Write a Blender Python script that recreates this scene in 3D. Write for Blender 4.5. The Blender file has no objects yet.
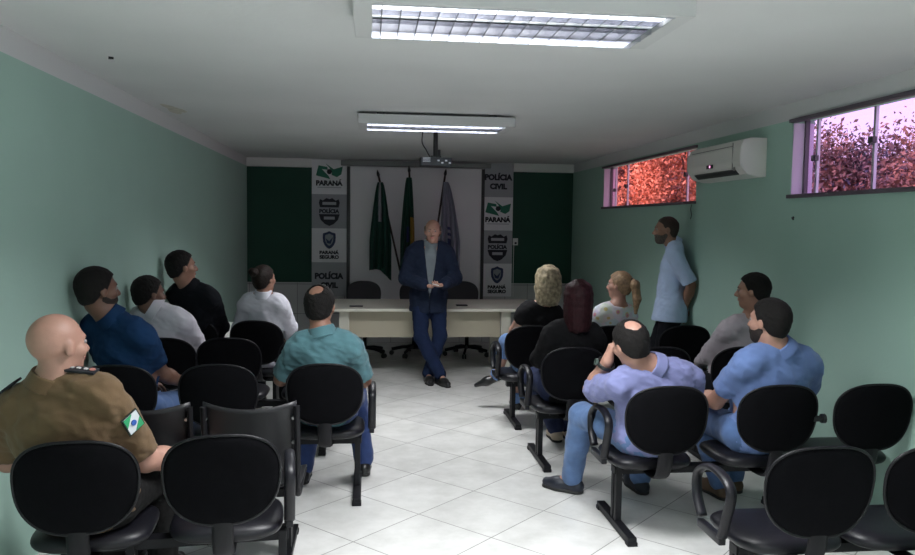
import bpy, bmesh, math, random
import numpy as np
from mathutils import Vector, Matrix
random.seed(4)
sc = bpy.context.scene
COL = sc.collection

# ------------------------------------------------------------------ camera
cam = bpy.data.cameras.new('camera'); camo = bpy.data.objects.new('camera', cam); COL.objects.link(camo)
cam.sensor_width = 36.0; cam.sensor_fit = 'HORIZONTAL'; cam.lens = 782.2*36/915; cam.clip_start = .05; cam.clip_end = 200
cr = Vector((0.99349794, -0.11302943, 0.01364538)); cu = Vector((-0.00575705, 0.06982457, 0.99754267)); cf = Vector((0.11370446, 0.99113515, -0.06871985))
camo.matrix_world = Matrix(((cr.x, cu.x, -cf.x, 0), (cr.y, cu.y, -cf.y, 0), (cr.z, cu.z, -cf.z, 1.72), (0, 0, 0, 1)))
sc.camera = camo

# ------------------------------------------------------------------ light and exposure
sc.view_settings.view_transform = 'Standard'; sc.view_settings.look = 'None'
sc.view_settings.gamma = 1; sc.view_settings.exposure = 0.0
sc.view_settings.use_curve_mapping = False
SKY = 1.6; REAR = 18.0; TUBE = 5.0; LAMPS = (105.0, 70.0, 38.0); TREE_SUN = 5.0
world = bpy.data.worlds.new('sky'); sc.world = world; world.use_nodes = True
wn = world.node_tree.nodes; wn['Background'].inputs[0].default_value = (.95, .93, 1, 1); wn['Background'].inputs[1].default_value = SKY

def area(name, loc, rot, sx, sy, power, col=(1, 1, 1), portal=False, spread=180):
    l = bpy.data.lights.new(name, 'AREA'); l.shape = 'RECTANGLE'; l.size = sx; l.size_y = sy; l.energy = power; l.color = col; l.spread = math.radians(spread)
    if portal: l.cycles.is_portal = True
    o = bpy.data.objects.new(name, l); COL.objects.link(o); o.location = loc; o.rotation_euler = rot
    return o
XL, XR, YF, YB, ZC, ZG = -1.677, 2.955, -3.0, 11.2, 2.60, 2.478
# daylight from the glazed doorway in the rear wall (behind the photographer)
area('rear_daylight', (1.0, YF+.12, 1.45), (math.radians(90), 0, 0), 2.2, 1.6, REAR, (.93, .97, 1))
sun = bpy.data.lights.new('sun', 'SUN'); sun.energy = TREE_SUN; sun.color = (1, .9, .8); sun.angle = .05
so = bpy.data.objects.new('sun', sun); COL.objects.link(so); so.rotation_euler = (math.radians(48), 0, math.radians(-75+180)) 
# sun stands above the building's left side so that it lights the trees and does not shine in through the right-hand windows
so.rotation_euler = Vector((.62, .25, -.75)).to_track_quat('-Z', 'Y').to_euler()

# ------------------------------------------------------------------ materials
MATS = {}
def mat(name, col, rough=.6, metal=0, noise=0, nscale=8, bump=0, bscale=60, emit=None, spec=.5, coat=0, sheen=0):
    if name in MATS: return MATS[name]
    m = bpy.data.materials.new(name); m.use_nodes = True; nt = m.node_tree; b = nt.nodes['Principled BSDF']
    b.inputs['Base Color'].default_value = (*col, 1); b.inputs['Roughness'].default_value = rough; b.inputs['Metallic'].default_value = metal
    b.inputs['Specular IOR Level'].default_value = spec
    if coat: b.inputs['Coat Weight'].default_value = coat
    if sheen: b.inputs['Sheen Weight'].default_value = sheen
    if emit: b.inputs['Emission Color'].default_value = (*emit[0], 1); b.inputs['Emission Strength'].default_value = emit[1]
    tc = nt.nodes.new('ShaderNodeTexCoord')
    if noise:
        n = nt.nodes.new('ShaderNodeTexNoise'); n.inputs['Scale'].default_value = nscale; n.inputs['Detail'].default_value = 4
        nt.links.new(tc.outputs['Object'], n.inputs['Vector'])
        r = nt.nodes.new('ShaderNodeValToRGB')
        r.color_ramp.elements[0].position = .3; r.color_ramp.elements[1].position = .7
        r.color_ramp.elements[0].color = (*[c*(1-noise) for c in col], 1); r.color_ramp.elements[1].color = (*[min(1, c*(1+noise)) for c in col], 1)
        nt.links.new(n.outputs['Fac'], r.inputs[0]); nt.links.new(r.outputs[0], b.inputs['Base Color'])
    if bump:
        n = nt.nodes.new('ShaderNodeTexNoise'); n.inputs['Scale'].default_value = bscale; n.inputs['Detail'].default_value = 3
        nt.links.new(tc.outputs['Object'], n.inputs['Vector'])
        bp = nt.nodes.new('ShaderNodeBump'); bp.inputs['Strength'].default_value = bump; bp.inputs['Distance'].default_value = .01
        nt.links.new(n.outputs['Fac'], bp.inputs['Height']); nt.links.new(bp.outputs[0], b.inputs['Normal'])
    MATS[name] = m; return m

def N(nt, t, **k):
    n = nt.nodes.new(t)
    for a, v in k.items(): setattr(n, a, v)
    return n
def math_node(nt, op, a, b=None):
    n = N(nt, 'ShaderNodeMath', operation=op)
    for i, v in enumerate((a, b)):
        if v is None: continue
        if isinstance(v, (int, float)): n.inputs[i].default_value = v
        else: nt.links.new(v, n.inputs[i])
    return n.outputs[0]

def floor_mat():
    m = mat('floor_tile', (.7, .7, .69), .28); nt = m.node_tree; b = nt.nodes['Principled BSDF']
    tc = N(nt, 'ShaderNodeTexCoord'); sp = N(nt, 'ShaderNodeSeparateXYZ'); nt.links.new(tc.outputs['Object'], sp.inputs[0])
    g = math.radians(45.304); s = .53255; x0, y0 = -.0673, 4.9000
    x = math_node(nt, 'SUBTRACT', sp.outputs[0], x0); y = math_node(nt, 'SUBTRACT', sp.outputs[1], y0)
    def axis(cx, cy):
        a = math_node(nt, 'ADD', math_node(nt, 'MULTIPLY', x, cx/s), math_node(nt, 'MULTIPLY', y, cy/s))
        a = math_node(nt, 'ADD', a, 100)
        f = math_node(nt, 'FRACT', a); d = math_node(nt, 'MINIMUM', f, math_node(nt, 'SUBTRACT', 1, f))
        return a, d
    a, da = axis(math.cos(g), -math.sin(g)); c, dc = axis(math.sin(g), math.cos(g))
    d = math_node(nt, 'MINIMUM', da, dc)
    line = math_node(nt, 'LESS_THAN', d, .0058)
    fl = N(nt, 'ShaderNodeCombineXYZ'); nt.links.new(math_node(nt, 'FLOOR', a), fl.inputs[0]); nt.links.new(math_node(nt, 'FLOOR', c), fl.inputs[1])
    wnz = N(nt, 'ShaderNodeTexWhiteNoise'); nt.links.new(fl.outputs[0], wnz.inputs['Vector'])
    nz = N(nt, 'ShaderNodeTexNoise'); nz.inputs['Scale'].default_value = 3.2; nz.inputs['Detail'].default_value = 6; nz.inputs['Roughness'].default_value = .65
    nt.links.new(tc.outputs['Object'], nz.inputs['Vector'])
    rp = N(nt, 'ShaderNodeValToRGB'); rp.color_ramp.elements[0].position = .3; rp.color_ramp.elements[1].position = .65
    rp.color_ramp.elements[0].color = (.56, .56, .54, 1); rp.color_ramp.elements[1].color = (.72, .72, .70, 1)
    nt.links.new(nz.outputs['Fac'], rp.inputs[0])
    hs = N(nt, 'ShaderNodeHueSaturation'); nt.links.new(rp.outputs[0], hs.inputs['Color'])
    nt.links.new(math_node(nt, 'ADD', math_node(nt, 'MULTIPLY', wnz.outputs[0], .08), .95), hs.inputs['Value'])
    mx = N(nt, 'ShaderNodeMixRGB'); nt.links.new(line, mx.inputs[0]); nt.links.new(hs.outputs[0], mx.inputs[1]); mx.inputs[2].default_value = (.2, .2, .19, 1)
    nt.links.new(mx.outputs[0], b.inputs['Base Color'])
    nt.links.new(math_node(nt, 'ADD', math_node(nt, 'MULTIPLY', line, .4), .26), b.inputs['Roughness'])
    return m

def wall_mat(name, green, white, zb, dado=None, orange=.35):
    m = mat(name, green, .75); nt = m.node_tree; b = nt.nodes['Principled BSDF']
    tc = N(nt, 'ShaderNodeTexCoord'); sp = N(nt, 'ShaderNodeSeparateXYZ'); nt.links.new(tc.outputs['Object'], sp.inputs[0])
    up = math_node(nt, 'GREATER_THAN', sp.outputs[2], zb)
    nz = N(nt, 'ShaderNodeTexNoise'); nz.inputs['Scale'].default_value = 1.5; nz.inputs['Detail'].default_value = 5; nt.links.new(tc.outputs['Object'], nz.inputs['Vector'])
    hs = N(nt, 'ShaderNodeHueSaturation'); hs.inputs['Color'].default_value = (*green, 1)
    nt.links.new(math_node(nt, 'ADD', math_node(nt, 'MULTIPLY', nz.outputs['Fac'], .12), .94), hs.inputs['Value'])
    mx = N(nt, 'ShaderNodeMixRGB'); nt.links.new(up, mx.inputs[0]); nt.links.new(hs.outputs[0], mx.inputs[1]); mx.inputs[2].default_value = (*white, 1)
    nt.links.new(mx.outputs[0], b.inputs['Base Color'])
    n2 = N(nt, 'ShaderNodeTexNoise'); n2.inputs['Scale'].default_value = 45; n2.inputs['Detail'].default_value = 4; nt.links.new(tc.outputs['Object'], n2.inputs['Vector'])
    bp = N(nt, 'ShaderNodeBump'); bp.inputs['Strength'].default_value = .12; bp.inputs['Distance'].default_value = .01
    nt.links.new(n2.outputs['Fac'], bp.inputs['Height']); nt.links.new(bp.outputs[0], b.inputs['Normal'])
    return m

# ------------------------------------------------------------------ mesh helpers
def link(name, me, m, parent=None, smooth=True, loc=None):
    me.name = name
    for mm in (m if isinstance(m, (list, tuple)) else [m]): me.materials.append(mm)
    if smooth:
        me.polygons.foreach_set('use_smooth', [True]*len(me.polygons))
    o = bpy.data.objects.new(name, me); COL.objects.link(o)
    if parent: o.parent = parent
    if loc: o.location = loc
    return o
def empty(name, label, cat, loc=(0, 0, 0), rz=0, group=None):
    o = bpy.data.objects.new(name, None); COL.objects.link(o); o.location = loc; o.rotation_euler = (0, 0, rz); o.empty_display_size = .1
    o['label'] = label; o['category'] = cat
    if group: o['group'] = group
    return o
def tag(o, label, cat, group=None):
    o['label'] = label; o['category'] = cat
    if group: o['group'] = group
    return o
def struct(o): o['kind'] = 'structure'; return o

def tmesh(bm):
    me = bpy.data.meshes.new('m'); bm.normal_update(); bm.to_mesh(me); bm.free(); return me
def box_bm(bm, c, s, bev=0, rot=None):
    r = bmesh.ops.create_cube(bm, size=1)['verts']
    M = Matrix.Translation(c) @ (rot.to_4x4() if rot else Matrix.Identity(4)) @ Matrix.Diagonal((*s, 1))
    bmesh.ops.transform(bm, matrix=M, verts=r)
    if bev:
        es = list({e for v in r for e in v.link_edges})
        bmesh.ops.bevel(bm, geom=es, offset=bev, segments=2, profile=.7, affect='EDGES')
def boxes(name, lst, m, parent=None, bev=0, smooth=False):
    bm = bmesh.new()
    for it in lst: box_bm(bm, it[0], it[1], bev, it[2] if len(it) > 2 else None)
    return link(name, tmesh(bm), m, parent, smooth)
def cyl_bm(bm, a, b, r0, r1=None, seg=20):
    r1 = r0 if r1 is None else r1
    a = Vector(a); b = Vector(b); d = b-a
    v = bmesh.ops.create_cone(bm, cap_ends=True, segments=seg, radius1=r0, radius2=r1, depth=d.length)['verts']
    bmesh.ops.transform(bm, matrix=Matrix.Translation((a+b)/2) @ d.to_track_quat('Z', 'Y').to_matrix().to_4x4(), verts=v)
def cyls(name, lst, m, parent=None, smooth=False):
    bm = bmesh.new()
    for it in lst: cyl_bm(bm, *it)
    return link(name, tmesh(bm), m, parent, smooth)
def sweep_bm(bm, pts, rx, ry=None, seg=10, closed=False, upv=Vector((1, 0, 0)), scale=None):
    ry = ry or rx; pts = [Vector(p) for p in pts]; n = len(pts); rings = []
    for i, p in enumerate(pts):
        if closed: t = pts[(i+1) % n]-pts[i-1]
        else: t = pts[min(i+1, n-1)]-pts[max(i-1, 0)]
        t.normalize(); a = upv-t*upv.dot(t)
        if a.length < 1e-4: a = Vector((0, 1, 0))-t*t.y
        a.normalize(); b = t.cross(a); k = scale[i] if scale else 1
        rings.append([bm.verts.new(p+a*(math.cos(2*math.pi*j/seg)*rx*k)+b*(math.sin(2*math.pi*j/seg)*ry*k)) for j in range(seg)])
    for i in range(n if closed else n-1):
        A, B = rings[i], rings[(i+1) % n]
        for j in range(seg): bm.faces.new((A[j], A[(j+1) % seg], B[(j+1) % seg], B[j]))
    if not closed:
        bm.faces.new(rings[0][::-1]); bm.faces.new(rings[-1])
    bmesh.ops.recalc_face_normals(bm, faces=bm.faces)
def smooth_path(pts, n=6, closed=False):
    P = [Vector(p) for p in pts]; out = []; L = len(P)
    for i in range(L if closed else L-1):
        g = (lambda k: P[k % L]) if closed else (lambda k: P[max(0, min(L-1, k))])
        p0, p1, p2, p3 = g(i-1), g(i), g(i+1), g(i+2)
        for j in range(n):
            t = j/n
            out.append(.5*((2*p1)+(p2-p0)*t+(2*p0-5*p1+4*p2-p3)*t*t+(3*p1-p0-3*p2+p3)*t**3))
    if not closed: out.append(P[-1])
    return out
def sweep(name, pts, rx, m, parent=None, ry=None, seg=10, closed=False, n=6, upv=Vector((1, 0, 0))):
    bm = bmesh.new(); sweep_bm(bm, smooth_path(pts, n, closed), rx, ry, seg, closed, upv)
    return link(name, tmesh(bm), m, parent)

# ------------------------------------------------------------------ room
FL = floor_mat()
GREEN = (.375, .55, .475); WHITE = (.66, .66, .66)
WM = wall_mat('side_wall_paint', GREEN, WHITE, ZG)
ceil_m = mat('ceiling_paint', (.68, .68, .68), .85, noise=.04, nscale=1.2, bump=.12, bscale=30)
T = .16
struct(boxes('floor', [(((XL+XR)/2, (YF+YB)/2, -.05), (XR-XL+2*T, YB-YF+2*T, .1))], FL))
struct(boxes('ceiling', [(((XL+XR)/2, (YF+YB)/2, ZC+.05), (XR-XL+2*T, YB-YF+2*T, .1))], ceil_m))
struct(boxes('wall_left', [((XL-T/2, (YF+YB)/2, ZC/2), (T, YB-YF+2*T, ZC))], WM))
# right wall with three window openings
W1 = (6.85, 9.68, 1.93, 2.458); W2 = (2.3, 5.245, 1.93, 2.478); W3 = (-1.6, 1.3, 1.93, 2.478)
def wall_with(name, x, openings, m):
    op = sorted(openings); lst = []; y = YF-T
    for (a, b, z0, z1) in op:
        lst.append(((x, (y+a)/2, ZC/2), (T, a-y, ZC))); lst.append(((x, (a+b)/2, z0/2), (T, b-a, z0)))
        if ZC-z1 > .01: lst.append(((x, (a+b)/2, (z1+ZC)/2), (T, b-a, ZC-z1)))
        y = b
    lst.append(((x, (y+YB+T)/2, ZC/2), (T, YB+T-y, ZC)))
    return struct(boxes(name, lst, m))
wall_with('wall_right', XR+T/2, [W1, W2, W3], WM)
rear_m = mat('rear_wall_paint', GREEN, .8)
struct(boxes('wall_rear', [((-.9, YF-T/2, 1.3), (1.55+.3, T, 2.6)), ((2.6, YF-T/2, 1.3), (1.0, T, 2.6)), ((1.05, YF-T/2, 2.42), (2.1, T, .36)), ((1.05, YF-T/2, .28), (2.1, T, .56))], rear_m))
struct(boxes('window_4', [((1.05, YF-.05, 1.4), (2.1, .02, 1.7))], mat('frosted_pane', (.85, .87, .9), .5)))
bw_m = mat('back_wall_paint', (.62, .62, .63), .8, bump=.1)
struct(boxes('wall_back', [(((XL+XR)/2, YB+T/2, ZC/2), (XR-XL+2*T, T, ZC))], bw_m))
# dark green painted fields, tiled dado, white beam
dg = mat('dark_green_paint', (.010, .060, .038), .75, noise=.1, nscale=2)
struct(boxes('trim_1', [(((XL-.788)/2, YB-.012, 1.67), (-.788-XL, .024, 1.606))], dg))
struct(boxes('trim_2', [(((2.075+XR)/2, YB-.012, 1.67), (XR-2.075, .024, 1.606))], dg))
beam_m = mat('beam_paint', (.74, .74, .72), .8)
struct(boxes('trim_3', [(((XL-.788)/2, YB-.03, (ZG+ZC)/2-.002), (-.788-XL, .06, ZC-ZG-.004))], beam_m))
struct(boxes('trim_4', [(((2.075+XR)/2, YB-.03, (ZG+ZC)/2-.002), (XR-2.075, .06, ZC-ZG-.004))], beam_m))
def tile_mat():
    m = mat('dado_tile', (.5, .5, .5), .35); nt = m.node_tree; b = nt.nodes['Principled BSDF']
    tc = N(nt, 'ShaderNodeTexCoord'); mp = N(nt, 'ShaderNodeMapping'); mp.inputs['Rotation'].default_value = (math.radians(90), 0, 0)
    nt.links.new(tc.outputs['Object'], mp.inputs[0])
    br = N(nt, 'ShaderNodeTexBrick'); br.offset = 0; br.inputs['Scale'].default_value = 1; br.inputs['Brick Width'].default_value = .33; br.inputs['Row Height'].default_value = .42
    br.inputs['Mortar Size'].default_value = .004; br.inputs['Color1'].default_value = (.5, .5, .5, 1); br.inputs['Color2'].default_value = (.46, .46, .47, 1); br.inputs['Mortar'].default_value = (.2, .2, .2, 1)
    nt.links.new(mp.outputs[0], br.inputs['Vector']); nt.links.new(br.outputs[0], b.inputs['Base Color']); return m
struct(boxes('trim_5', [(((XL+XR)/2, YB-.008, .43), (XR-XL, .016, .86))], tile_mat()))
# brown damp stain and two specks
def blob(name, c, rx, ry, m, n=18, axis='z', th=.0015):
    bm = bmesh.new(); v = []
    for i in range(n):
        a = 2*math.pi*i/n; k = 1+.25*math.sin(3*a+1)+.12*math.sin(5*a)
        p = (math.cos(a)*rx*k, math.sin(a)*ry*k)
        v.append(bm.verts.new((c[0]+p[0], c[1]+p[1], c[2]) if axis == 'z' else (c[0], c[1]+p[0], c[2]+p[1])))
    f = bm.faces.new(v); ex = bmesh.ops.extrude_face_region(bm, geom=[f])
    bmesh.ops.translate(bm, vec=(0, 0, -th) if axis == 'z' else (-th, 0, 0), verts=[e for e in ex['geom'] if isinstance(e, bmesh.types.BMVert)])
    bmesh.ops.recalc_face_normals(bm, faces=bm.faces)
    return link(name, tmesh(bm), m, smooth=False)
stain = mat('stain', (.60, .57, .50), .9, noise=.15, nscale=20)
struct(blob('trim_6', (XL+.13, 6.55, ZC), .06, .26, stain))
dark = mat('black_plastic', (.012, .012, .014), .38)
tag(blob('ceiling_hook', (-1.40, 4.52, ZC), .012, .008, dark, th=.012), 'tiny dark hook screwed into the ceiling near the left wall', 'hook')
tag(blob('wall_plug', (XR, 5.19, 1.79), .012, .012, dark, axis='x', th=.006), 'tiny dark plug hole in the green wall under the nearer window', 'wall plug')

# ------------------------------------------------------------------ windows
def glass_mat(name, tint, haze=0.03):
    m = bpy.data.materials.new(name); m.use_nodes = True; nt = m.node_tree; nt.nodes.clear()
    out = N(nt, 'ShaderNodeOutputMaterial'); tr = N(nt, 'ShaderNodeBsdfTransparent'); tr.inputs[0].default_value = (*tint, 1)
    gl = N(nt, 'ShaderNodeBsdfGlossy'); gl.inputs['Roughness'].default_value = .02; gl.inputs[0].default_value = (1, 1, 1, 1)
    mx = N(nt, 'ShaderNodeMixShader'); mx.inputs[0].default_value = .06
    nt.links.new(tr.outputs[0], mx.inputs[1]); nt.links.new(gl.outputs[0], mx.inputs[2]); nt.links.new(mx.outputs[0], out.inputs[0]); return m
G1 = glass_mat('rose_glass', (1.0, .73, .86)); G2 = glass_mat('violet_glass', (.93, .77, 1.0))
fr = mat('window_frame_grey', (.10, .08, .10), .5); alu = mat('aluminium', (.55, .52, .58), .35, metal=.6); reveal = mat('reveal_violet_lit', (.72, .58, .74), .7)  # violet daylight through the tinted glass is painted into the reveal colour
def window(nm, W, G, bars, latches):
    y0, y1, z0, z1 = W
    w = struct(bpy.data.objects.new(nm, None)); COL.objects.link(w); w.location = (XR, (y0+y1)/2, z0); cy = (y0+y1)/2
    L = lambda x, y, z: (x, y-cy, z-z0)
    boxes('window_frame', [(L(.0, cy, z0+.012), (.05, y1-y0+.02, .026)), (L(.0, cy, z1-.010), (.05, y1-y0+.02, .024)), (L(.10, y0+.012, (z0+z1)/2), (.03, .024, z1-z0)), (L(.10, y1-.012, (z0+z1)/2), (.03, .024, z1-z0))], fr, w, .002)
    boxes('window_reveal', [(L(.08, y1-.004, (z0+z1)/2), (.15, .006, z1-z0-.05)), (L(.08, y0+.004, (z0+z1)/2), (.15, .006, z1-z0-.05))], reveal, w)
    boxes('glass_pane', [(L(.105, cy, (z0+z1)/2), (.006, y1-y0-.03, z1-z0-.02))], G, w)
    boxes('glazing_bar', [(L(.095, b, (z0+z1)/2), (.02, .022, z1-z0-.03)) for b in bars], alu, w, .002)
    boxes('window_latch', [(L(.075, b, z), (.03, .05, .04)) for b, z in latches], fr, w, .006)
window('window_1', W1, G1, (9.46, 9.02, 7.27), ((9.46, 2.16), (9.02, 2.19), (7.27, 2.22)))
window('window_2', W2, G2, (5.08, 4.47, 3.2), ((5.08, 2.20), (4.47, 2.26), (3.2, 2.26)))
window('window_3', W3, G2, (.4, -.6), ((.4, 2.2),))
# ------------------------------------------------------------------ back wall: screen, banners, text
def text_bm(s, size, bold=.0, extrude=.0015):
    c = bpy.data.curves.new('t', 'FONT'); c.body = s; c.size = size; c.align_x = 'CENTER'; c.align_y = 'CENTER'; c.extrude = extrude; c.offset = bold; c.resolution_u = 3
    o = bpy.data.objects.new('t', c); COL.objects.link(o)
    dg_ = bpy.context.evaluated_depsgraph_get(); dg_.update(); me = bpy.data.meshes.new_from_object(o.evaluated_get(dg_))
    bpy.data.objects.remove(o); bpy.data.curves.remove(c); return me
def text(s, x, z, width, m, parent, y, name='lettering', height=None):
    me = text_bm(s, 1.0, .06, .01)
    xs = [v.co.x for v in me.vertices]; ys = [v.co.y for v in me.vertices]
    w = max(xs)-min(xs); k = width/w; ky = k if height is None else height/(max(ys)-min(ys)); cx = (max(xs)+min(xs))/2; cyy = (max(ys)+min(ys))/2
    for v in me.vertices:
        a, b, c = v.co; v.co = (x+(a-cx)*k, y-c*.1, z+(b-cyy)*ky)
    return link(name, me, m, parent, False)
def poly(name, pts, m, parent, y, th=.002):
    bm = bmesh.new(); v = [bm.verts.new((p[0], y, p[1])) for p in pts]; f = bm.faces.new(v); ex = bmesh.ops.extrude_face_region(bm, geom=[f])
    bmesh.ops.translate(bm, vec=(0, -th, 0), verts=[e for e in ex['geom'] if isinstance(e, bmesh.types.BMVert)])
    bmesh.ops.recalc_face_normals(bm, faces=bm.faces); return link(name, tmesh(bm), m, parent, False)
ink = mat('print_ink', (.012, .014, .022), .7); pan_w = mat('banner_white', (.76, .76, .78), .7); pan_g = mat('banner_grey', (.36, .37, .40), .7)
logo_green = mat('logo_green', (.02, .16, .10), .7); logo_blue = mat('logo_blue', (.03, .045, .11), .7); pale_ink = mat('pale_ink', (.42, .43, .46), .7)
def shield(cx, cz, w, h, top=0):
    P = []
    half = [(0, -.5), (.16, -.44), (.33, -.30), (.45, -.10), (.48, .15), (.46, .36), (.36, .40), (.22, .42), (0, .5)]
    for a, b in half: P.append((cx+a*w, cz+b*h))
    for a, b in half[-2:0:-1]: P.append((cx-a*w, cz+b*h))
    return P
def banner(nm, label, x0, x1, kinds, ztop):
    cx = (x0+x1)/2; w = x1-x0; h = .478; b = empty(nm, label, 'banner', (cx, YB-.03, 0))
    yo = -.012
    boxes('banner_cloth', [((0, 0, ztop-len(kinds)*h/2), (w, .014, len(kinds)*h))], pan_w, b)
    for i, k in enumerate(kinds):
        zc = ztop-h*(i+.5)
        if k in 'PC': boxes('grey_panel', [((0, -.0085, zc), (w, .003, h))], pan_g, b)
        if k == 'F':   # state mark: waving flag with a disc, word below
            s = .30
            poly('flag_emblem', [(-s*.62, zc+.02), (-s*.5, zc+.16), (-s*.1, zc+.14), (-.02, zc+.10), (-s*.35, zc+.11), (-s*.05, zc+.02), (s*.05, zc-.03), (-s*.2, zc-.01)], logo_green, b, yo)
            poly('flag_emblem', [(s*.62, zc+.15), (s*.2, zc+.11), (-s*.18, zc+.19), (-.0, zc+.13), (s*.12, zc+.07), (s*.1, zc+.03), (s*.35, zc+.0), (s*.55, zc+.04)], logo_green, b, yo)
            cyls('emblem_disc', [((0, yo, zc+.075), (0, yo-.004, zc+.075), .036)], ink, b)
            text('PARANÁ', 0, zc-.075, .37, ink, b, yo); boxes('tagline_rule', [((0, yo, zc-.145), (.33, .002, .012))], pale_ink, b)
        if k == 'P':   # police badge
            poly('badge_upper', [(-.13, zc+.17), (-.09, zc+.15), (-.04, zc+.185), (0, zc+.17), (.04, zc+.185), (.09, zc+.15), (.13, zc+.17), (.145, zc+.12), (.13, zc+.055), (-.13, zc+.055), (-.145, zc+.12)], ink, b, yo)
            boxes('badge_strip', [((0, yo-.003, zc+.11), (.19, .003, .04))], pale_ink, b)
            text('POLÍCIA', 0, zc+.008, .28, ink, b, yo)
            poly('badge_lower', [(-.145, zc-.04), (.145, zc-.04), (.12, zc-.12), (.06, zc-.18), (0, zc-.205), (-.06, zc-.18), (-.12, zc-.12)], ink, b, yo)
            boxes('badge_strip', [((0, yo-.003, zc-.095), (.15, .003, .04))], pale_ink, b)
        if k == 'S':   # shield, two words
            poly('shield_emblem', shield(0, zc+.075, .19, .25), logo_blue, b, yo)
            poly('shield_inner', shield(0, zc+.08, .12, .17), mat('shield_inner', (.30, .33, .36), .7), b, yo-.002)
            poly('shield_mark', [(-.05, zc+.10), (.0, zc+.06), (.055, zc+.12), (.02, zc+.02), (-.03, zc+.03)], logo_blue, b, yo-.004)
            text('PARANÁ', 0, zc-.095, .27, ink, b, yo, height=.062); text('SEGURO', 0, zc-.165, .27, ink, b, yo, height=.055)
        if k == 'C':
            text('POLÍCIA', 0, zc+.055, .40, ink, b, yo, height=.11); text('CIVIL', 0, zc-.085, .25, ink, b, yo, height=.085)
    return b
banner('wall_banner', 'tall grey and white police banner left of the projection screen', -.788, -.302, 'FPSC', 2.585)
banner('wall_banner', 'tall grey and white police banner right of the projection screen', 1.640, 2.070, 'CFPS', 2.585)
scr = empty('projection_screen', 'white pull-down projection screen with black side borders on the back wall', 'screen', ((-.25+1.60)/2+0, YB-.07, 0))
scx = (-.25+1.60)/2
boxes('screen_sheet', [((0, .01, (.50+2.50)/2), (1.85, .004, 2.0))], mat('screen_fabric', (.78, .78, .80), .85), scr)
boxes('black_border', [((s*.955, .01, 1.50), (.045, .005, 2.0)) for s in (-1, 1)], dark, scr)
boxes('screen_housing', [((.0, .0, 2.545), (2.12, .09, .07))], mat('housing_grey', (.20, .21, .21), .5), scr, .01)
boxes('bottom_bar', [((0, .01, .49), (1.95, .025, .03))], dark, scr, .004)
ob = empty('wall_socket', 'small white switch box beside the right banner with a cable hanging down', 'socket', (2.115, YB-.025, 1.47))
boxes('cover_plate', [((0, -.02, 0), (.07, .04, .10))], mat('white_plastic', (.7, .7, .68), .4), ob, .006)
boxes('socket_hole', [((.0, -.042, -.02), (.03, .004, .03))], dark, ob)
sweep('cable', [(-.02, -.01, -.04), (-.022, -.01, -.4), (-.018, -.01, -.8)], .005, mat('white_plastic', (.7, .7, .68), .4), ob, seg=6)

# ------------------------------------------------------------------ light fixtures
housing_m = mat('fixture_housing', (.60, .60, .60), .5); mirror = mat('mirror_aluminium', (.8, .8, .86), .12, metal=1)
louv = mat('louver_aluminium', (.75, .76, .82), .2, metal=1)
def fixture(label, x0, x1, y0, y1, zb, tube_e, power=0):
    t = empty('ceiling_light', label, 'ceiling light', ((x0+x1)/2, (y0+y1)/2, zb)); w = x1-x0; d = y1-y0; H = ZC-zb
    tm = mat('tube_'+str(tube_e), (.95, .95, .95), .3, emit=((.93, .97, 1), tube_e))
    boxes('housing', [((0, -d/2+.012, H/2-.01), (w, .024, H-.03)), ((0, d/2-.012, H/2-.01), (w, .024, H-.03)), ((-w/2+.035, 0, H/2-.01), (.07, d-.048, H-.03)), ((w/2-.035, 0, H/2-.01), (.07, d-.048, H-.03)), ((0, 0, H-.026), (w, d, .012))], housing_m, t, .003)
    boxes('mounting_bracket', [((s*w*.36, 0, H-.011), (.06, d*.8, .019)) for s in (-1, 1)], dark, t)
    bm = bmesh.new()
    iw = w-.14; n = 14
    for lane in (-1, 1):
        yc = lane*d/4; hw = d/4-.014; prev = None
        for i in range(n+1):
            a = math.pi*i/n; y = yc+math.cos(a)*hw; z = .020+math.sin(a)*.045
            cur = (bm.verts.new((-iw/2, y, z)), bm.verts.new((iw/2, y, z)))
            if prev: bm.faces.new((prev[0], prev[1], cur[1], cur[0]))
            prev = cur
    link('reflector', tmesh(bm), mirror, t)
    for lane in (-1, 1): cyls('fluorescent_tube', [((-iw/2, lane*d/4, .036), (iw/2, lane*d/4, .036), .011)], tm, t, True)
    lst = [((-iw/2+iw*(i+.5)/16, 0, .022), (.004, d-.05, .042)) for i in range(16)]
    lst += [((0, -d/2+.026+(d-.052)*k/4, .022), (iw, .004, .042)) for k in range(5)]
    boxes('louver_grid', lst, louv, t)
    if power: area('tube_light', ((x0+x1)/2, (y0+y1)/2, zb-.004), (0, 0, 0), iw-.02, d-.08, power, (.97, .98, 1), spread=138)
fixture('near fluorescent ceiling light with mirrored louver grid, closest to the camera', -.06, 1.215, 2.87, 3.43, 2.50, TUBE, LAMPS[1])
fixture('rear fluorescent ceiling light above the photographer', -.06, 1.245, -.55, .01, 2.50, TUBE+.1, LAMPS[0])
fixture('far fluorescent ceiling light with mirrored louver above the projector', -.085, 1.18, 6.30, 6.80, 2.50, TUBE*1.5, LAMPS[2])

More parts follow.
